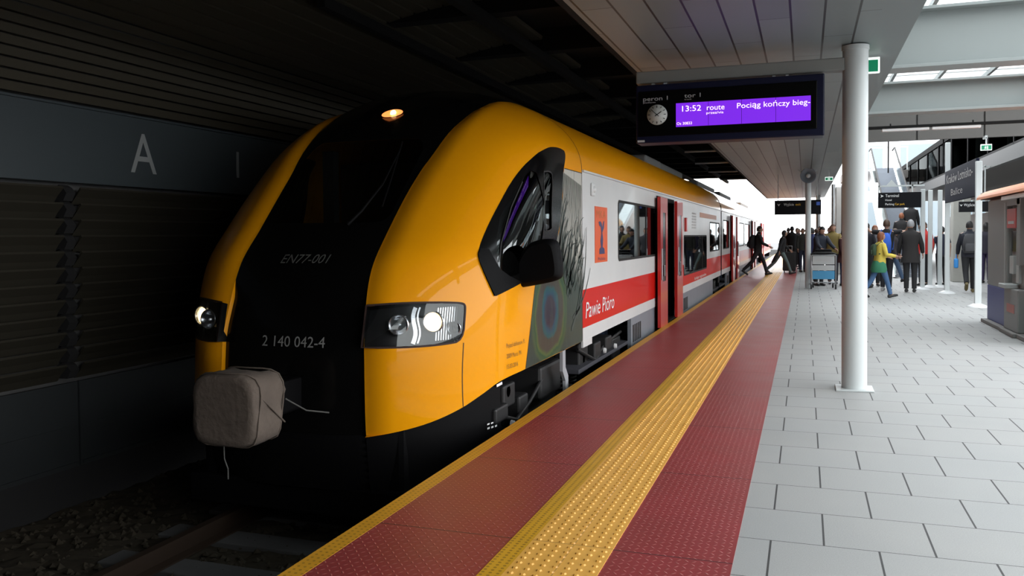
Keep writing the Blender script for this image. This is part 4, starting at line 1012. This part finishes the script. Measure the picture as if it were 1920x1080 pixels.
b = B(); P = [(3.0+.36*cos(pi*k/14), 1.99+.17*sin(pi*k/14)) for k in range(15)]; Q = [(3.0+.34*cos(pi*k/14), 1.99+.15*sin(pi*k/14)) for k in range(14, -1, -1)]
b.prism(P+Q, (0, 12.2, 0), (1, 0, 0), (0, 0, 1), (0, 3.35, 0)); b.build('shell', m_org, cn)
B().box((2.70, 15.50, 1.985), (3.34, 15.53, 2.10)).build('end_plate', m_km, cn)
B().box((2.72, 12.3, 1.93), (2.80, 14.1, 1.985)).build('light_strip', m_white, cn)

# ---------------------------------------------------------------- building on the right
m_soff = mat('soffit', (.11, .10, .092), .7); m_fas = mat('fascia_panel', (.085, .08, .075), .6); m_dglass = glass('dark_facade_glass', (.22, .23, .23), -.45)
struct('wall_mezzanine_edge', B().box((4.46, 18.4, 3.12), (4.60, 50, 3.46)), mat('slab_edge', (.10, .10, .10), .6))
struct('wall_mezzanine_end', B().box((4.5, 50, 3.2), (7.1, 50.2, 4.75)).box((4.5, 18.2, 3.2), (7.1, 18.4, 4.75)), m_dk)
struct('ceiling_mezzanine', B().box((4.60, 18.4, 3.2), (8.4, 50, 3.44)), m_soff)
struct('ceiling_mezzanine_top', B().box((4.46, 18.4, 4.56), (9, 50, 4.75)), m_dk)
struct('wall_mezzanine_back', B().box((7.0, 18.4, 3.44), (7.1, 50, 4.56)), m_dk)
struct('window_2', B().box((4.50, 18.4, 3.46), (4.515, 50, 4.56)), m_dglass)
b = B(); y = 19.0
while y < 50: b.box((4.47, y, 3.46), (4.53, y+.07, 4.56)); y += 2.9
b.box((4.47, 18.4, 3.46), (4.53, 50, 3.52)); struct('trim_15', b, m_matblk)
m_cyl = mat('lift_cladding', (.45, .44, .42), .4, .4)
for k, y in enumerate((24.3, 28.5, 33.5, 39.5, 46)):
    o = B().lathe([(.34, 3.46), (.34, 4.54)], (5.15, y, 0), (0, 0, 1), 24, True).build('round_column', m_cyl); tag(o, 'pale round column behind the dark glass of the upper floor', 'column', 'round columns behind the upper floor glass')
struct('wall_right', B().box((7.5, 17, 0), (7.7, 52, 2.35)).box((7.5, 17, 3.05), (7.7, 52, 3.2)), m_soff)
b = B(); y = 17
while y < 52: b.box((7.5, y, 2.35), (7.6, y+.22, 3.05)); y += 3.1
struct('trim_16', b, m_pole); struct('window_3', B().box((7.54, 17, 2.35), (7.55, 52, 3.05)), m_clear)
o = B().box((4.15, 28.0, 0), (4.62, 28.5, 3.12), .02).build('concrete_pier', mat('pier_concrete', (.33, .33, .30), .85, noise=.2, nscale=3)); tag(o, 'square pale concrete pier carrying the upper floor behind the slim posts', 'pier')
# fascia closing the skylight bay
b = B(); x = .86
while x < 4.6: b.box((x+.01, 17.6, 3.22), (min(x+1.12, 4.7)-.01, 17.66, 3.95)); x += 1.13
b.box((.86, 17.67, 3.22), (4.7, 17.7, 3.95)); struct('trim_17', b, m_fas)
b = B()
for x in (1.45, 2.55): b.tube([(x, 17.75, 3.22), (x, 17.75, 2.55)], .008, 6)
o = None
for x, lb in ((1.50, 'left'), (2.45, 'right')):
    o = B().tube([(x, 17.69, 3.5), (x, 17.69, 2.62)], .012, 6).build('suspension_rod', m_matblk); tag(o, 'thin dark suspension rod hanging below the grey fascia, %s one of the two' % lb, 'rod')
# escalator
es = empty('escalator', (3.3, 30.4, 0), 'steel escalator with glass sides rising away behind the black terminal sign', 'escalator')
xa, xb, ya, yb, zt = 2.75, 3.85, 30.4, 42.0, 4.4
b = B(); nst = 36
for k in range(nst):
    y = ya+.5+(yb-ya-1)*k/nst; z = zt*(k+1)/nst; b.box((xa+.14, y, z-.42), (xb-.14, y+(yb-ya-1)/nst+.02, z))
b.build('steps', m_greyp, es)
for x in (xa, xb-.12):
    b = B().prism([(ya-.3, 0), (ya+.6, 0), (yb-.4, zt), (yb+.6, zt), (yb+.6, zt-.7), (yb-.3, zt-.8), (ya+2.4, -.0)][::-1], (x, 0, 0), (0, 1, 0), (0, 0, 1), (.12, 0, 0)); b.build('side_truss', m_steel, es)
    B().prism([(ya-.2, .10), (ya+.6, .12), (yb-.4, zt+.1), (yb+.5, zt+.1), (yb+.5, zt+.85), (yb-.4, zt+.88), (ya+.6, .92), (ya-.2, .88)], (x+.05, 0, 0), (0, 1, 0), (0, 0, 1), (.015, 0, 0)).build('glass_side', m_clear, es)
    B().tube([(x+.06, ya-.25, .5), (x+.06, ya-.2, .93), (x+.06, ya+.6, .97), (x+.06, yb-.4, zt+.93), (x+.06, yb+.6, zt+.9)], .035, 8).build('handrail', m_rubber, es)
struct('floor_landing', B().box((1.7, yb+.65, zt-.35), (4.46, yb+4.5, zt)), m_soff)
b = B()
for x in (1.75, 2.1, 3.5, 4.4): b.box((x, yb+.72, zt), (x+.05, yb+.77, zt+1.05))
b.box((1.7, yb+.7, zt+1.02), (4.46, yb+.77, zt+1.1)); b.box((1.75, yb+4.3, 0), (1.95, yb+4.5, zt-.35)); struct('trim_18', b, m_pole)
# steel clad shaft and columns under the canopy
o = B().box((1.05, 33, 0), (1.75, 36, 3.19), .02)
for k in range(4): o.box((1.04, 33.1+.75*k, 0), (1.055, 33.2+.75*k, 3.18)); 
o = o.build('lift_shaft', m_cyl); tag(o, 'steel clad lift shaft under the canopy beside the escalator', 'lift shaft')
for x, y, r_, lb in ((.92, 31.5, .06, 'slim steel column left of the lift shaft'), (1.25, 32.3, .045, 'slimmer steel column in front of the lift shaft'), (.55, 40.5, .1, 'steel column at the far end of the canopy')):
    o = B().lathe([(r_, 0), (r_, 3.2)], (x, y, 0), (0, 0, 1), 16, True).build('steel_column', m_steel); tag(o, lb, 'column')
# terminal building far behind
m_far = mat('terminal_wall', (.62, .65, .67), .7); m_farw = mat('terminal_glass', (.22, .27, .30), .25)
tb = empty('terminal_building', (14, 64, 0), 'pale terminal building with tall blue windows far behind the escalator', 'building')
B().box((2.0, 62, 0), (34, 74, 9.5)).build('wall', m_far, tb)
for k in range(9):
    for z0, z1 in ((.5, 3.6), (4.4, 7.4)): B().box((2.6+3.4*k, 61.95, z0), (4.9+3.4*k, 62.02, z1)).build('window', m_farw, tb)
B().box((1.7, 61.8, 9.3), (34.3, 74.3, 9.7)).build('roof', m_farw, tb)
b = B().box((-14, -40, -1.3), (-6.9, 140, -1.25)); b.box((-14, 110, -1.3), (60, 200, -.4)); b.box((12, -40, -.3), (60, 110, -.02)); struct('floor_outside', b, m_conc)
# lamps in the dark roof over the train
for k, (y, x0, x1) in enumerate(((20.5, -3.1, -1.9), (24.0, -3.2, -1.9), (28.0, -3.4, -1.9), (32.0, -3.4, -1.9), (36.5, -3.4, -1.9))):
    e = empty('tube_lamp', ((x0+x1)/2, y, 3.8), 'white tube lamp in the dark roof void above the train, %s' % ('nearest of the five', 'second from the front', 'third from the front', 'fourth from the front', 'farthest of the five')[k], 'lamp')
    B().tube([(x0, y, 3.80), (x1, y, 3.80)], .03, 8).build('tube', m_tube, e); B().box((x0, y-.05, 3.83), (x1, y+.05, 3.95)).build('channel', m_dk, e)
# ---------------------------------------------------------------- people
m_skin = mat('skin', (.42, .24, .17), .55); m_eye = mat('eye_dark', (.03, .02, .02), .4); m_lip = mat('lip', (.35, .13, .11), .5)
_cm = {}
def cmat(c, rough=.85):
    k = (tuple(round(x, 3) for x in c), rough)
    if k not in _cm: _cm[k] = mat('cloth', c, rough, noise=.12, nscale=6)
    return _cm[k]
m_hair = {'black': mat('hair_black', (.012, .010, .010), .6), 'brown': mat('hair_brown', (.06, .028, .014), .6), 'grey': mat('hair_grey', (.28, .28, .29), .6), 'red': mat('hair_red', (.20, .06, .02), .6)}
def head_geo(turn=0., nod=0.):
    """head of height .235 centred at the origin, facing +Y"""
    b = B(); n, m_ = 26, 18; V = []
    for j in range(m_+1):
        ph = pi*j/m_; z = cos(ph)
        for i in range(n):
            a = 2*pi*i/n; x, y = sin(ph)*cos(a), sin(ph)*sin(a)
            wx = .076*(1-.18*max(0, -z)**1.3); wy = .094*(1-.10*max(0, -z)); px, py, pz = x*wx, y*wy, z*.118
            if y > 0:
                if z < -.2: py += .010*(-z)*(1-abs(x))
                py += .026*math.exp(-((px/.013)**2)-((pz+.018)/.022)**2)            # nose
                py -= .010*math.exp(-((abs(px)-.030)/.016)**2-((pz-.012)/.016)**2)   # eye sockets
                py += .006*math.exp(-((pz-.036)/.012)**2-(px/.05)**2)                # brow
                py += .008*math.exp(-((px/.022)**2)-((pz+.062)/.010)**2)             # lips
                py += .008*math.exp(-((px/.022)**2)-((pz+.100)/.018)**2)             # chin
            V.append(Vector((px, py, pz)))
    b.add(V, [(j*n+i, (j+1)*n+i, (j+1)*n+(i+1) % n, j*n+(i+1) % n) for j in range(m_) for i in range(n)], True)
    for s in (-1, 1):
        b.cur = 0
        E = [[Vector((s*(.073+.010*k), -.004+.018*cos(t)*(1-.2*k), -.002+.030*sin(t)*(1-.2*k))) for t in [2*pi*i/12 for i in range(12)]] for k in (0, 1)]
        b.rings(E)
        b.cur = 1; b.lathe([(.0, .010), (.009, .004), (.011, -.006)], (s*.030, .072, .012), (0, 1, 0), 12)
    b.cur = 2; b.obox((0, .098, -.062), (.020, 0, 0), (0, .003, 0), (0, 0, .0035)); b.cur = 0
    return b
def hair_geo(style):
    b = B(); n, m_ = 26, 16; V = []
    for j in range(m_+1):
        ph = pi*j/m_*(.64 if style != 'long' else .74); z = cos(ph)
        for i in range(n):
            a = 2*pi*i/n; x, y = sin(ph)*cos(a), sin(ph)*sin(a)
            front = max(0, y)*1.0; lim = .42 if y > .25 else -2
            zz = max(z, lim) if y > .25 else z
            k = 1.10 if style != 'short' else 1.06
            px, py, pz = x*.078*k, y*.096*k-.004, zz*.124*(1.03)
            if y > .25 and z < lim: px *= .9; py *= .86
            V.append(Vector((px, py, pz)))
    if style in ('long', 'pony'):
        pass
    b.add(V, [(j*n+i, (j+1)*n+i, (j+1)*n+(i+1) % n, j*n+(i+1) % n) for j in range(m_) for i in range(n)], True)
    if style == 'long':
        R = []
        for k in range(8):
            t = k/7; R.append([Vector(((.082-.012*t)*cos(a), -.035-.015*t+(.055-.012*t)*sin(a), .02-.28*t)) for a in [2*pi*i/16 for i in range(16)]])
        b.rings(R)
    if style == 'pony': b.tube([(0, -.09, .06), (0, -.14, .02), (0, -.14, -.08), (0, -.12, -.16)], [.02, .035, .03, .008], 10)
    return b
def person(lab, x, y, h, face, top, legs, shoes=(.02, .02, .02), hair='black', hs='short', legL=(0, 0), legR=(0, 0), armL=(8, 8, 12), armR=(8, 8, 12), lean=0., kind='jacket', turn=0., nod=0., z0=0., under=None, grp=None):
    """legs (hip swing, knee bend), arms (shoulder swing, spread, elbow bend) in degrees; face: 0 away from the camera, 90 to the right, 180 towards it"""
    s = h/1.75
    J = {}; P = lambda *a: Vector(a)
    R = lambda v, deg: Matrix.Rotation(radians(deg), 3, 'X') @ v       # + swings a hanging limb forward (+Y)
    hipz = .93
    J['pel'] = P(0, 0, hipz); ln = lambda v: J['pel'] + Matrix.Rotation(radians(-lean), 3, 'X') @ (v-J['pel'])
    for sd, (sw, kn) in (('L', legL), ('R', legR)):
        sx = -1 if sd == 'L' else 1; hp = P(sx*.088, 0, hipz-.03); d = R(P(0, 0, -.43), sw); kp = hp+d; d2 = R(P(0, 0, -.42), sw-kn); ap = kp+d2
        J['hip'+sd], J['kn'+sd], J['an'+sd] = hp, kp, ap; ft = R(P(0, .17, -.045), (sw-kn)*.75); J['to'+sd] = ap+ft
    for sd, (sw, ab, el) in (('L', armL), ('R', armR)):
        sx = -1 if sd == 'L' else 1; sh_ = ln(P(sx*.185, 0, 1.43))
        d = Matrix.Rotation(radians(-sx*ab), 3, 'Y') @ P(0, 0, -.29); d = R(d, sw-lean*.0); ep = sh_+d
        d2 = Matrix.Rotation(radians(-sx*ab*.4), 3, 'Y') @ P(0, 0, -.25); d2 = R(d2, sw+el); wp = ep+d2
        J['sh'+sd], J['el'+sd], J['wr'+sd] = sh_, ep, wp
    drop = min(min(J['an'+k].z-.085, J['to'+k].z-.025) for k in 'LR')
    e = empty('person', (x, y, z0), lab, 'person', grp); e.rotation_euler.z = radians(-face); e.scale = (s, s, s)
    off = Vector((0, 0, -drop))
    for k in J: J[k] = J[k]+off
    ln2 = lambda v: ln(v)+off
    hc = ln2(P(0, .018, 1.635))
    # body skeleton, one skinned surface with separate fingers
    bm = bmesh.new(); lay = bm.verts.layers.skin.verify()
    def vtx(p, r_): v = bm.verts.new(p); v[lay].radius = (r_, r_); return v
    pel = vtx(J['pel'], .095); pel[lay].use_root = True
    def chain(a, pts):
        for p, r_ in pts: v = vtx(p, r_); bm.edges.new((a, v)); a = v
        return a
    ch = chain(pel, [(ln2(P(0, 0, 1.10)), .09), (ln2(P(0, -.005, 1.30)), .10), (ln2(P(0, 0, 1.42)), .07)])
    chain(ch, [(ln2(P(0, 0, 1.50)), .050), (ln2(P(0, .01, 1.57)), .048)])
    for sd in 'LR':
        sx = -1 if sd == 'L' else 1
        chain(pel, [(J['hip'+sd], .075), (J['kn'+sd], .048), (J['kn'+sd].lerp(J['an'+sd], .35), .046), (J['an'+sd], .034), (J['an'+sd].lerp(J['to'+sd], .6)-P(0, 0, .012), .030), (J['to'+sd], .022)])
        wr = chain(ch, [(J['sh'+sd], .045), (J['el'+sd], .034), (J['wr'+sd], .024)])
        d = (J['wr'+sd]-J['el'+sd]).normalized(); lat = Vector((0, 1, 0)) - d*d.y
        if lat.length < .3: lat = Vector((1, 0, 0)) - d*d.x
        lat.normalize(); nrm = d.cross(lat)*(-sx)
        palm = chain(wr, [(J['wr'+sd]+d*.045, .026)])
        for fi, (of, L_) in enumerate(((-.030, .060), (-.010, .072), (.010, .078), (.030, .070))):
            a = J['wr'+sd]+d*.085+lat*of; chain(palm, [(a, .010), (a+d*L_*.5+nrm*.008, .0085), (a+d*L_*.88+nrm*.024, .008)])
        a = J['wr'+sd]+d*.035+lat*.035; chain(palm, [(a+nrm*.008, .011), (a+d*.035+lat*.014+nrm*.018, .0095)])
    me = bpy.data.meshes.new('b'); bm.to_mesh(me); bm.free(); o = bpy.data.objects.new('b', me); COL.objects.link(o)
    md = o.modifiers.new('s', 'SKIN'); md.use_smooth_shade = True; md2 = o.modifiers.new('u', 'SUBSURF'); md2.levels = 1; md2.render_levels = 1
    dg = bpy.context.evaluated_depsgraph_get(); ev = bpy.data.meshes.new_from_object(o.evaluated_get(dg)); bpy.data.objects.remove(o)
    bb = B(); bb.add([v.co.copy() for v in ev.vertices], [tuple(p.vertices) for p in ev.polygons], True)
    hb = head_geo(); RM = Matrix.Rotation(radians(-turn), 3, 'Z') @ Matrix.Rotation(radians(-nod), 3, 'X')
    k0 = len(bb.v); 
    for v in hb.v: bb.v.append(RM @ v + hc)
    bb.f += [tuple(i+k0 for i in f) for f in hb.f]; bb.mi += hb.mi; bb.sm += hb.sm
    me_o = bb.build('body', [m_skin, m_eye, m_lip], e, fix=True, local=True); bpy.data.meshes.remove(ev)
    def place(hb_, nm, M):
        q = B(); q.v = [RM @ v + hc for v in hb_.v]; q.f = hb_.f; q.mi = hb_.mi; q.sm = hb_.sm; return q.build(nm, M, e, local=True)
    if hs == 'hood': pass
    place(hair_geo(hs), 'hair', m_hair[hair])
    # clothing
    def ring(z, rx, ry, yo=0., n_=20, sq=2.5):
        Pp = []
        for i in range(n_):
            a = 2*pi*i/n_; c_, s_ = cos(a), sin(a); q = (abs(c_)**sq+abs(s_)**sq)**(-1/sq); Pp.append(ln2(P(c_*q*rx, yo+s_*q*ry, z)))
        return Pp
    b = B(); lo = {'jacket': .86, 'coat': .70, 'tshirt': .88, 'shirt': .86}[kind]; fat = 1.0 if kind in ('tshirt', 'shirt') else 1.12
    R_ = []
    if kind == 'coat': R_.append(ring(lo, .20*fat, .155*fat))
    else: R_.append(ring(lo, .165*fat, .12*fat))
    R_ += [ring(.97, .165*fat, .122*fat), ring(1.10, .150*fat, .110*fat), ring(1.25, .172*fat, .120*fat), ring(1.36, .190*fat, .115*fat), ring(1.435, .185*fat, .095*fat), ring(1.475, .12, .075), ring(1.505, .068, .062), ring(1.52 if fat == 1 else 1.55, .062, .060)]
    b.rings(R_)
    for sd in 'LR':
        sx = -1 if sd == 'L' else 1; sh_ = J['sh'+sd]+P(-sx*.03, 0, .0); el, wr = J['el'+sd], J['wr'+sd]
        if kind == 'tshirt': b.tube([sh_, sh_.lerp(el, .4), el.lerp(sh_, .35)], [.064, .062, .060], 12)
        else: b.tube([sh_, sh_.lerp(el, .35), el, el.lerp(wr, .5), wr.lerp(el, .08)], [.062*fat, .060*fat, .050*fat, .046*fat, .036*fat], 12)
    b.build({'jacket': 'jacket', 'coat': 'coat', 'tshirt': 't_shirt', 'shirt': 'shirt'}[kind], cmat(top), e, local=True)
    b = B(); b.rings([[J['pel']+P(.165*cos(a), .115*sin(a), dz) for a in [2*pi*i/18 for i in range(18)]] for dz in (-.10, .0, .10)])
    for sd in 'LR':
        hp, kn_, an = J['hip'+sd]+P(0, 0, .03), J['kn'+sd], J['an'+sd]
        b.tube([hp, hp.lerp(kn_, .3), kn_, kn_.lerp(an, .4), an+P(0, -.01, .01)], [.098, .092, .066, .062, .054], 14)
    b.build('trousers', cmat(legs), e, local=True)
    for sd in 'LR':
        an, to = J['an'+sd], J['to'+sd]; d = (to-an); b = B(); base = an+P(0, 0, -.045)
        fwd = Vector((0, d.y, d.z+.045)).normalized(); upv = Vector((1, 0, 0)).cross(fwd)
        Rr = []
        for t, w_, hh in ((-.075, .030, .04), (-.06, .040, .06), (.0, .042, .062), (.08, .044, .045), (.15, .042, .032), (.185, .025, .02)):
            c = base+fwd*t; Rr.append([c+Vector((1, 0, 0))*w_*cos(a)+upv*(hh*sin(a) if sin(a) > 0 else .035*sin(a)) for a in [2*pi*i/14 for i in range(14)]])
        b.rings(Rr); b.build('shoe', cmat(shoes, .5), e, local=True)
    e['_j'] = 0
    return e, J, ln2
def attach_bag(per, lab, name, build):
    """a thing worn or held: top-level, standing in the person's frame"""
    e, J, ln2 = per; o = empty(name, e.location, lab, 'bag'); o.rotation_euler = e.rotation_euler; o.scale = e.scale; build(o, J, ln2); return o
def backpack(c1, c2, wd=.16, hh=.24, dp=.10, z=1.20):
    def f(o, J, ln2):
        def rr(zc, w_, d_, yo):
            return [ln2(Vector((w_*((abs(cos(a))**.6)*(1 if cos(a) > 0 else -1)), yo-d_+d_*((abs(sin(a))**.6)*(1 if sin(a) > 0 else -1)), zc))) for a in [2*pi*i/18 for i in range(18)]]
        y0 = -.125
        b = B().rings([rr(z-hh, wd*.85, dp*.8, y0), rr(z-hh*.9, wd, dp, y0), rr(z, wd*1.02, dp*1.05, y0), rr(z+hh*.7, wd*.85, dp*.85, y0), rr(z+hh, wd*.5, dp*.5, y0)]); b.build('pack_body', cmat(c1), o, local=True)
        b = B().rings([rr(z-hh*.8, wd*.7, dp*.4, y0-dp*1.7), rr(z-hh*.2, wd*.75, dp*.45, y0-dp*1.7), rr(z-.0, wd*.6, dp*.3, y0-dp*1.7)]); b.build('pack_pocket', cmat(c2), o, local=True)
        for s in (-1, 1):
            pts = [ln2(Vector(p)) for p in ((s*.10, -.15, z+hh*.7), (s*.11, -.02, 1.50), (s*.125, .13, 1.36), (s*.14, .12, 1.15), (s*.16, -.10, z-hh*.7))]
            B().tube(pts, [.018]*5, 8, flat=.5).build('strap', cmat(c2), o, local=True)
    return f
D = (.012, .012, .014)
# the two crossing the yellow line
p = person('person in dark clothes striding from the train door with a backpack', -1.62, 31.6, 1.80, 85, D, (.016, .016, .02), legL=(28, 12), legR=(-26, 18), armL=(-14, 6, 12), armR=(22, 6, 40), lean=4)
attach_bag(p, 'dark backpack on the walker nearest the train', 'backpack', backpack((.012, .012, .016), (.02, .02, .024)))
p = person('person with long dark hair, dark jacket and grey jeans striding across the yellow line', -.85, 32.5, 1.67, 82, D, (.10, .14, .14), hair='black', hs='long', legL=(-30, 14), legR=(30, 10), armL=(18, 8, 30), armR=(-28, 14, 20), lean=9)
def coat_f(o, J, ln2):
    w_ = J['wrR']; b = B().tube([w_+Vector((0, -.02, .02)), w_+Vector((0, -.10, -.15)), w_+Vector((.02, -.2, -.34)), w_+Vector((0, -.28, -.42))], [.05, .11, .10, .04], 12, flat=.6); b.build('draped_coat', cmat((.014, .013, .015)), o, local=True)
o = attach_bag(p, 'dark coat carried low behind the striding person with long hair', 'coat', coat_f); o['category'] = 'coat'
def bagf(dx, dy, dz, w_, h_, c, sd='R'):
    def f(o, J, ln2):
        q = J['wr'+sd]+Vector((dx, dy, dz)); B().box((q.x-.05, q.y-w_/2, q.z-.16-h_), (q.x+.05, q.y+w_/2, q.z-.16), .03).build('bag_body', cmat(c), o, local=True)
        B().tube([(q.x, q.y-w_*.3, q.z-.17), (q.x, q.y, q.z-.02), (q.x, q.y+w_*.3, q.z-.17)], .008, 6).build('bag_handle', cmat(c), o, local=True)
    return f
# far crowd left of the post
person('person in black facing away at the left edge of the far crowd', -.52, 36.8, 1.76, 8, D, D, legL=(3, 2), armR=(10, 6, 50), armL=(10, 6, 55))
p = person('person in a dark suit facing this way beside a black suitcase', -.10, 34.5, 1.66, 160, (.025, .025, .022), (.02, .025, .05), hair='brown', turn=20, armL=(25, 10, 35))
person('person with brown hair behind the one in the dark suit', -.32, 37.6, 1.70, 200, (.03, .02, .025), D, hair='brown', legR=(6, 4))
su = empty('suitcase', (-.58, 34.0, 0), 'tall black suitcase standing on the platform beside the far crowd', 'suitcase')
B().box((-.82, 33.9, .07), (-.34, 34.18, .80), .04).build('case_body', mat('suitcase_black', (.012, .012, .013), .5), su)
b = B().tube([(-.68, 34.04, .78), (-.68, 34.04, 1.02), (-.48, 34.04, 1.02), (-.48, 34.04, .78)], .010, 6); b.build('handle', m_steel, su)
for x in (-.76, -.40):
    for y in (33.94, 34.14): B().lathe([(0, -.015), (.035, -.015), (.035, .015), (0, .015)], (x, y, .035), (1, 0, 0), 12).build('wheel', m_rubber, su)
fr = [(.25, 39.0, 1.72, 10, (.02, .02, .05), 'brown', 'person in dark navy seen small between the post and the trolley'),
      (.62, 40.2, 1.78, 190, (.03, .03, .03), 'black', 'person at the back of the crowd above the luggage trolley, head in the light'),
      (-.75, 41.5, 1.74, 0, (.02, .02, .02), 'black', 'person standing farthest away at the open end of the platform'),
      (.20, 27.9, 1.62, 20, (.02, .03, .10), 'black', 'person in a navy jacket right behind the loudspeaker post')]
fr += [(.95, 38.0, 1.70, 185, (.04, .04, .05), 'brown', 'person in grey far behind the trolley, just left of the steel lift shaft'),
       (.05, 43.5, 1.72, 0, (.02, .02, .02), 'black', 'person standing in the bright far end right of the loudspeaker post'),
       (-.28, 40.0, 1.68, 170, (.05, .02, .02), 'brown', 'person in dark red at the back of the far crowd, above the suitcase'),
       (.42, 36.5, 1.66, 15, (.02, .025, .05), 'brown', 'person in navy in the far crowd behind the top of the trolley'),
       (.80, 29.5, 1.70, 175, (.03, .03, .035), 'brown', 'person in dark grey in front of the slim steel column')]
for x, y, h, f, c, hr, lb in fr: person(lb, x, y, h, f, c, D, hair=hr)
# around the trolley
person('person in a mustard top and dark waistcoat facing this way behind the luggage trolley', .76, 26.3, 1.72, 178, (.17, .125, .035), (.02, .02, .03), hair='brown', armL=(30, 10, 60), armR=(35, 10, 95), nod=4)
person('person in a dark navy coat bending over the luggage trolley', .36, 25.3, 1.66, 150, (.018, .022, .035), D, lean=14, armL=(40, 5, 20), armR=(40, 5, 20), nod=20)
person('person with black hair, dark top and red skirt coloured coat, left of the thick column', 1.02, 25.4, 1.56, 120, (.05, .014, .016), (.02, .025, .06), hair='black', kind='coat', armL=(30, 8, 70))
person('person with black hair partly hidden by the thick column', 1.22, 27.4, 1.76, 200, (.012, .012, .014), D, hair='black')
# right of the column
p = person('person in a yellow jacket and blue jeans walking right, green coat at the waist', 1.60, 20.9, 1.50, 70, (.62, .48, .08), (.06, .13, .26), (.015, .015, .015), 'red', 'long', legL=(-22, 12), legR=(20, 4), armL=(14, 10, 60), armR=(10, 14, 70), lean=2)
def gc(o, J, ln2):
    R_ = []
    for z, rx, ry in ((.99, .175, .135), (.90, .205, .17), (.76, .235, .20), (.68, .21, .18)):
        R_.append([J['pel']+Vector((rx*cos(a)*(1+.06*sin(3*a)), ry*sin(a)-.02, z-.93)) for a in [2*pi*i/22 for i in range(22)]])
    B().rings(R_).build('tied_coat', cmat((.04, .20, .11)), o, local=True)
o = attach_bag(p, 'green coat tied round the waist of the person in yellow', 'coat', gc); o['category'] = 'coat'
attach_bag(p, 'small dark green pack on the back of the person in yellow', 'backpack', backpack((.03, .06, .03), (.03, .05, .03), .11, .15, .06, 1.28))
p = person('person in a black t-shirt with a blue rucksack, hands raised to the head', 1.95, 23.4, 1.78, 15, (.008, .008, .010), (.010, .010, .014), (.35, .35, .35), 'brown', armL=(100, 55, 125), armR=(100, 55, 125), kind='tshirt', legL=(4, 3), legR=(-4, 2))
attach_bag(p, 'bright blue rucksack hanging from one shoulder of the person in the black t-shirt', 'rucksack', backpack((.03, .11, .50), (.02, .08, .38), .15, .25, .10, 1.17))
person('grey haired person in a long dark coat, back turned, right of the blue rucksack', 2.46, 22.95, 1.76, 10, (.018, .016, .016), (.016, .016, .018), hair='grey', kind='coat', armL=(6, 12, 20), armR=(6, 12, 20))
person('person in a dark jacket and blue jeans stepping out behind the grey haired one', 2.42, 27.2, 1.60, 110, (.03, .025, .03), (.05, .09, .16), legL=(24, 4), legR=(-18, 8), hair='brown', lean=6)
person('person in a red jumper with grey sleeves behind the slim white posts', 3.12, 25.9, 1.74, 215, (.50, .03, .025), D, hair='brown', armL=(10, 14, 20))
person('person in a navy t-shirt with bare arms between the slim white posts', 3.62, 26.3, 1.62, 345, (.012, .016, .035), D, hair='black', kind='tshirt', armR=(6, 14, 14))
p = person('person in a dark jacket walking away with a grey backpack near the pier', 3.80, 23.2, 1.72, 5, (.022, .024, .035), (.012, .012, .014), (.12, .09, .03), 'black', legL=(-16, 34), legR=(8, 2), armL=(10, 10, 10))
attach_bag(p, 'dark grey backpack on the hooded person walking away', 'backpack', backpack((.05, .05, .055), (.07, .07, .075)))
o = attach_bag(p, 'small bright blue bag held by the hooded person walking away', 'handbag', bagf(-.03, 0, .06, .16, .24, (.05, .28, .70), 'L'))
person('person in dark clothes standing just left of the ticket machines', 4.95, 27.6, 1.72, 20, (.02, .018, .03), (.03, .02, .06), hair='black', hs='long')
person('person in a black jacket behind the thick column, left of the blue rucksack', 1.55, 24.6, 1.72, 30, (.010, .010, .016), D, hair='black')
person('red haired person looking this way behind the one with the blue rucksack', 1.82, 25.4, 1.66, 175, (.10, .10, .11), D, hair='red', hs='long')
# on the escalator
person('person in black standing low on the escalator with reddish hair', 3.10, 31.6, 1.74, 5, (.010, .009, .010), D, hair='red', z0=.39)
person('person in black standing on the escalator, right of the reddish haired one', 3.50, 32.6, 1.76, 10, (.008, .008, .009), D, hair='black', z0=.80, hs='long')
# driver in the cab
person('person in dark clothes sitting at the controls behind the windscreen of the train', -3.30, 7.62, 1.72, 180, (.03, .03, .04), D, hair='brown', legL=(80, 80), legR=(80, 80), armL=(35, 8, 55), armR=(35, 8, 55), z0=.44)
# ---------------------------------------------------------------- tidy: origins of single-mesh things at their base
bpy.context.view_layer.update()
for o in list(sc.objects):
    if o.type == 'MESH' and o.parent is None and o.get('kind') is None and o.location.length < 1e-6:
        vs = o.data.vertices; xs = [v.co.x for v in vs]; ysl = [v.co.y for v in vs]; zs = [v.co.z for v in vs]
        c = Vector(((min(xs)+max(xs))/2, (min(ysl)+max(ysl))/2, min(zs)))
        o.data.transform(Matrix.Translation(-c)); o.location = c
    for k in ('_w', '_j'):
        if k in o: del o[k]
for me in bpy.data.meshes:
    if 'world' in me: del me['world']
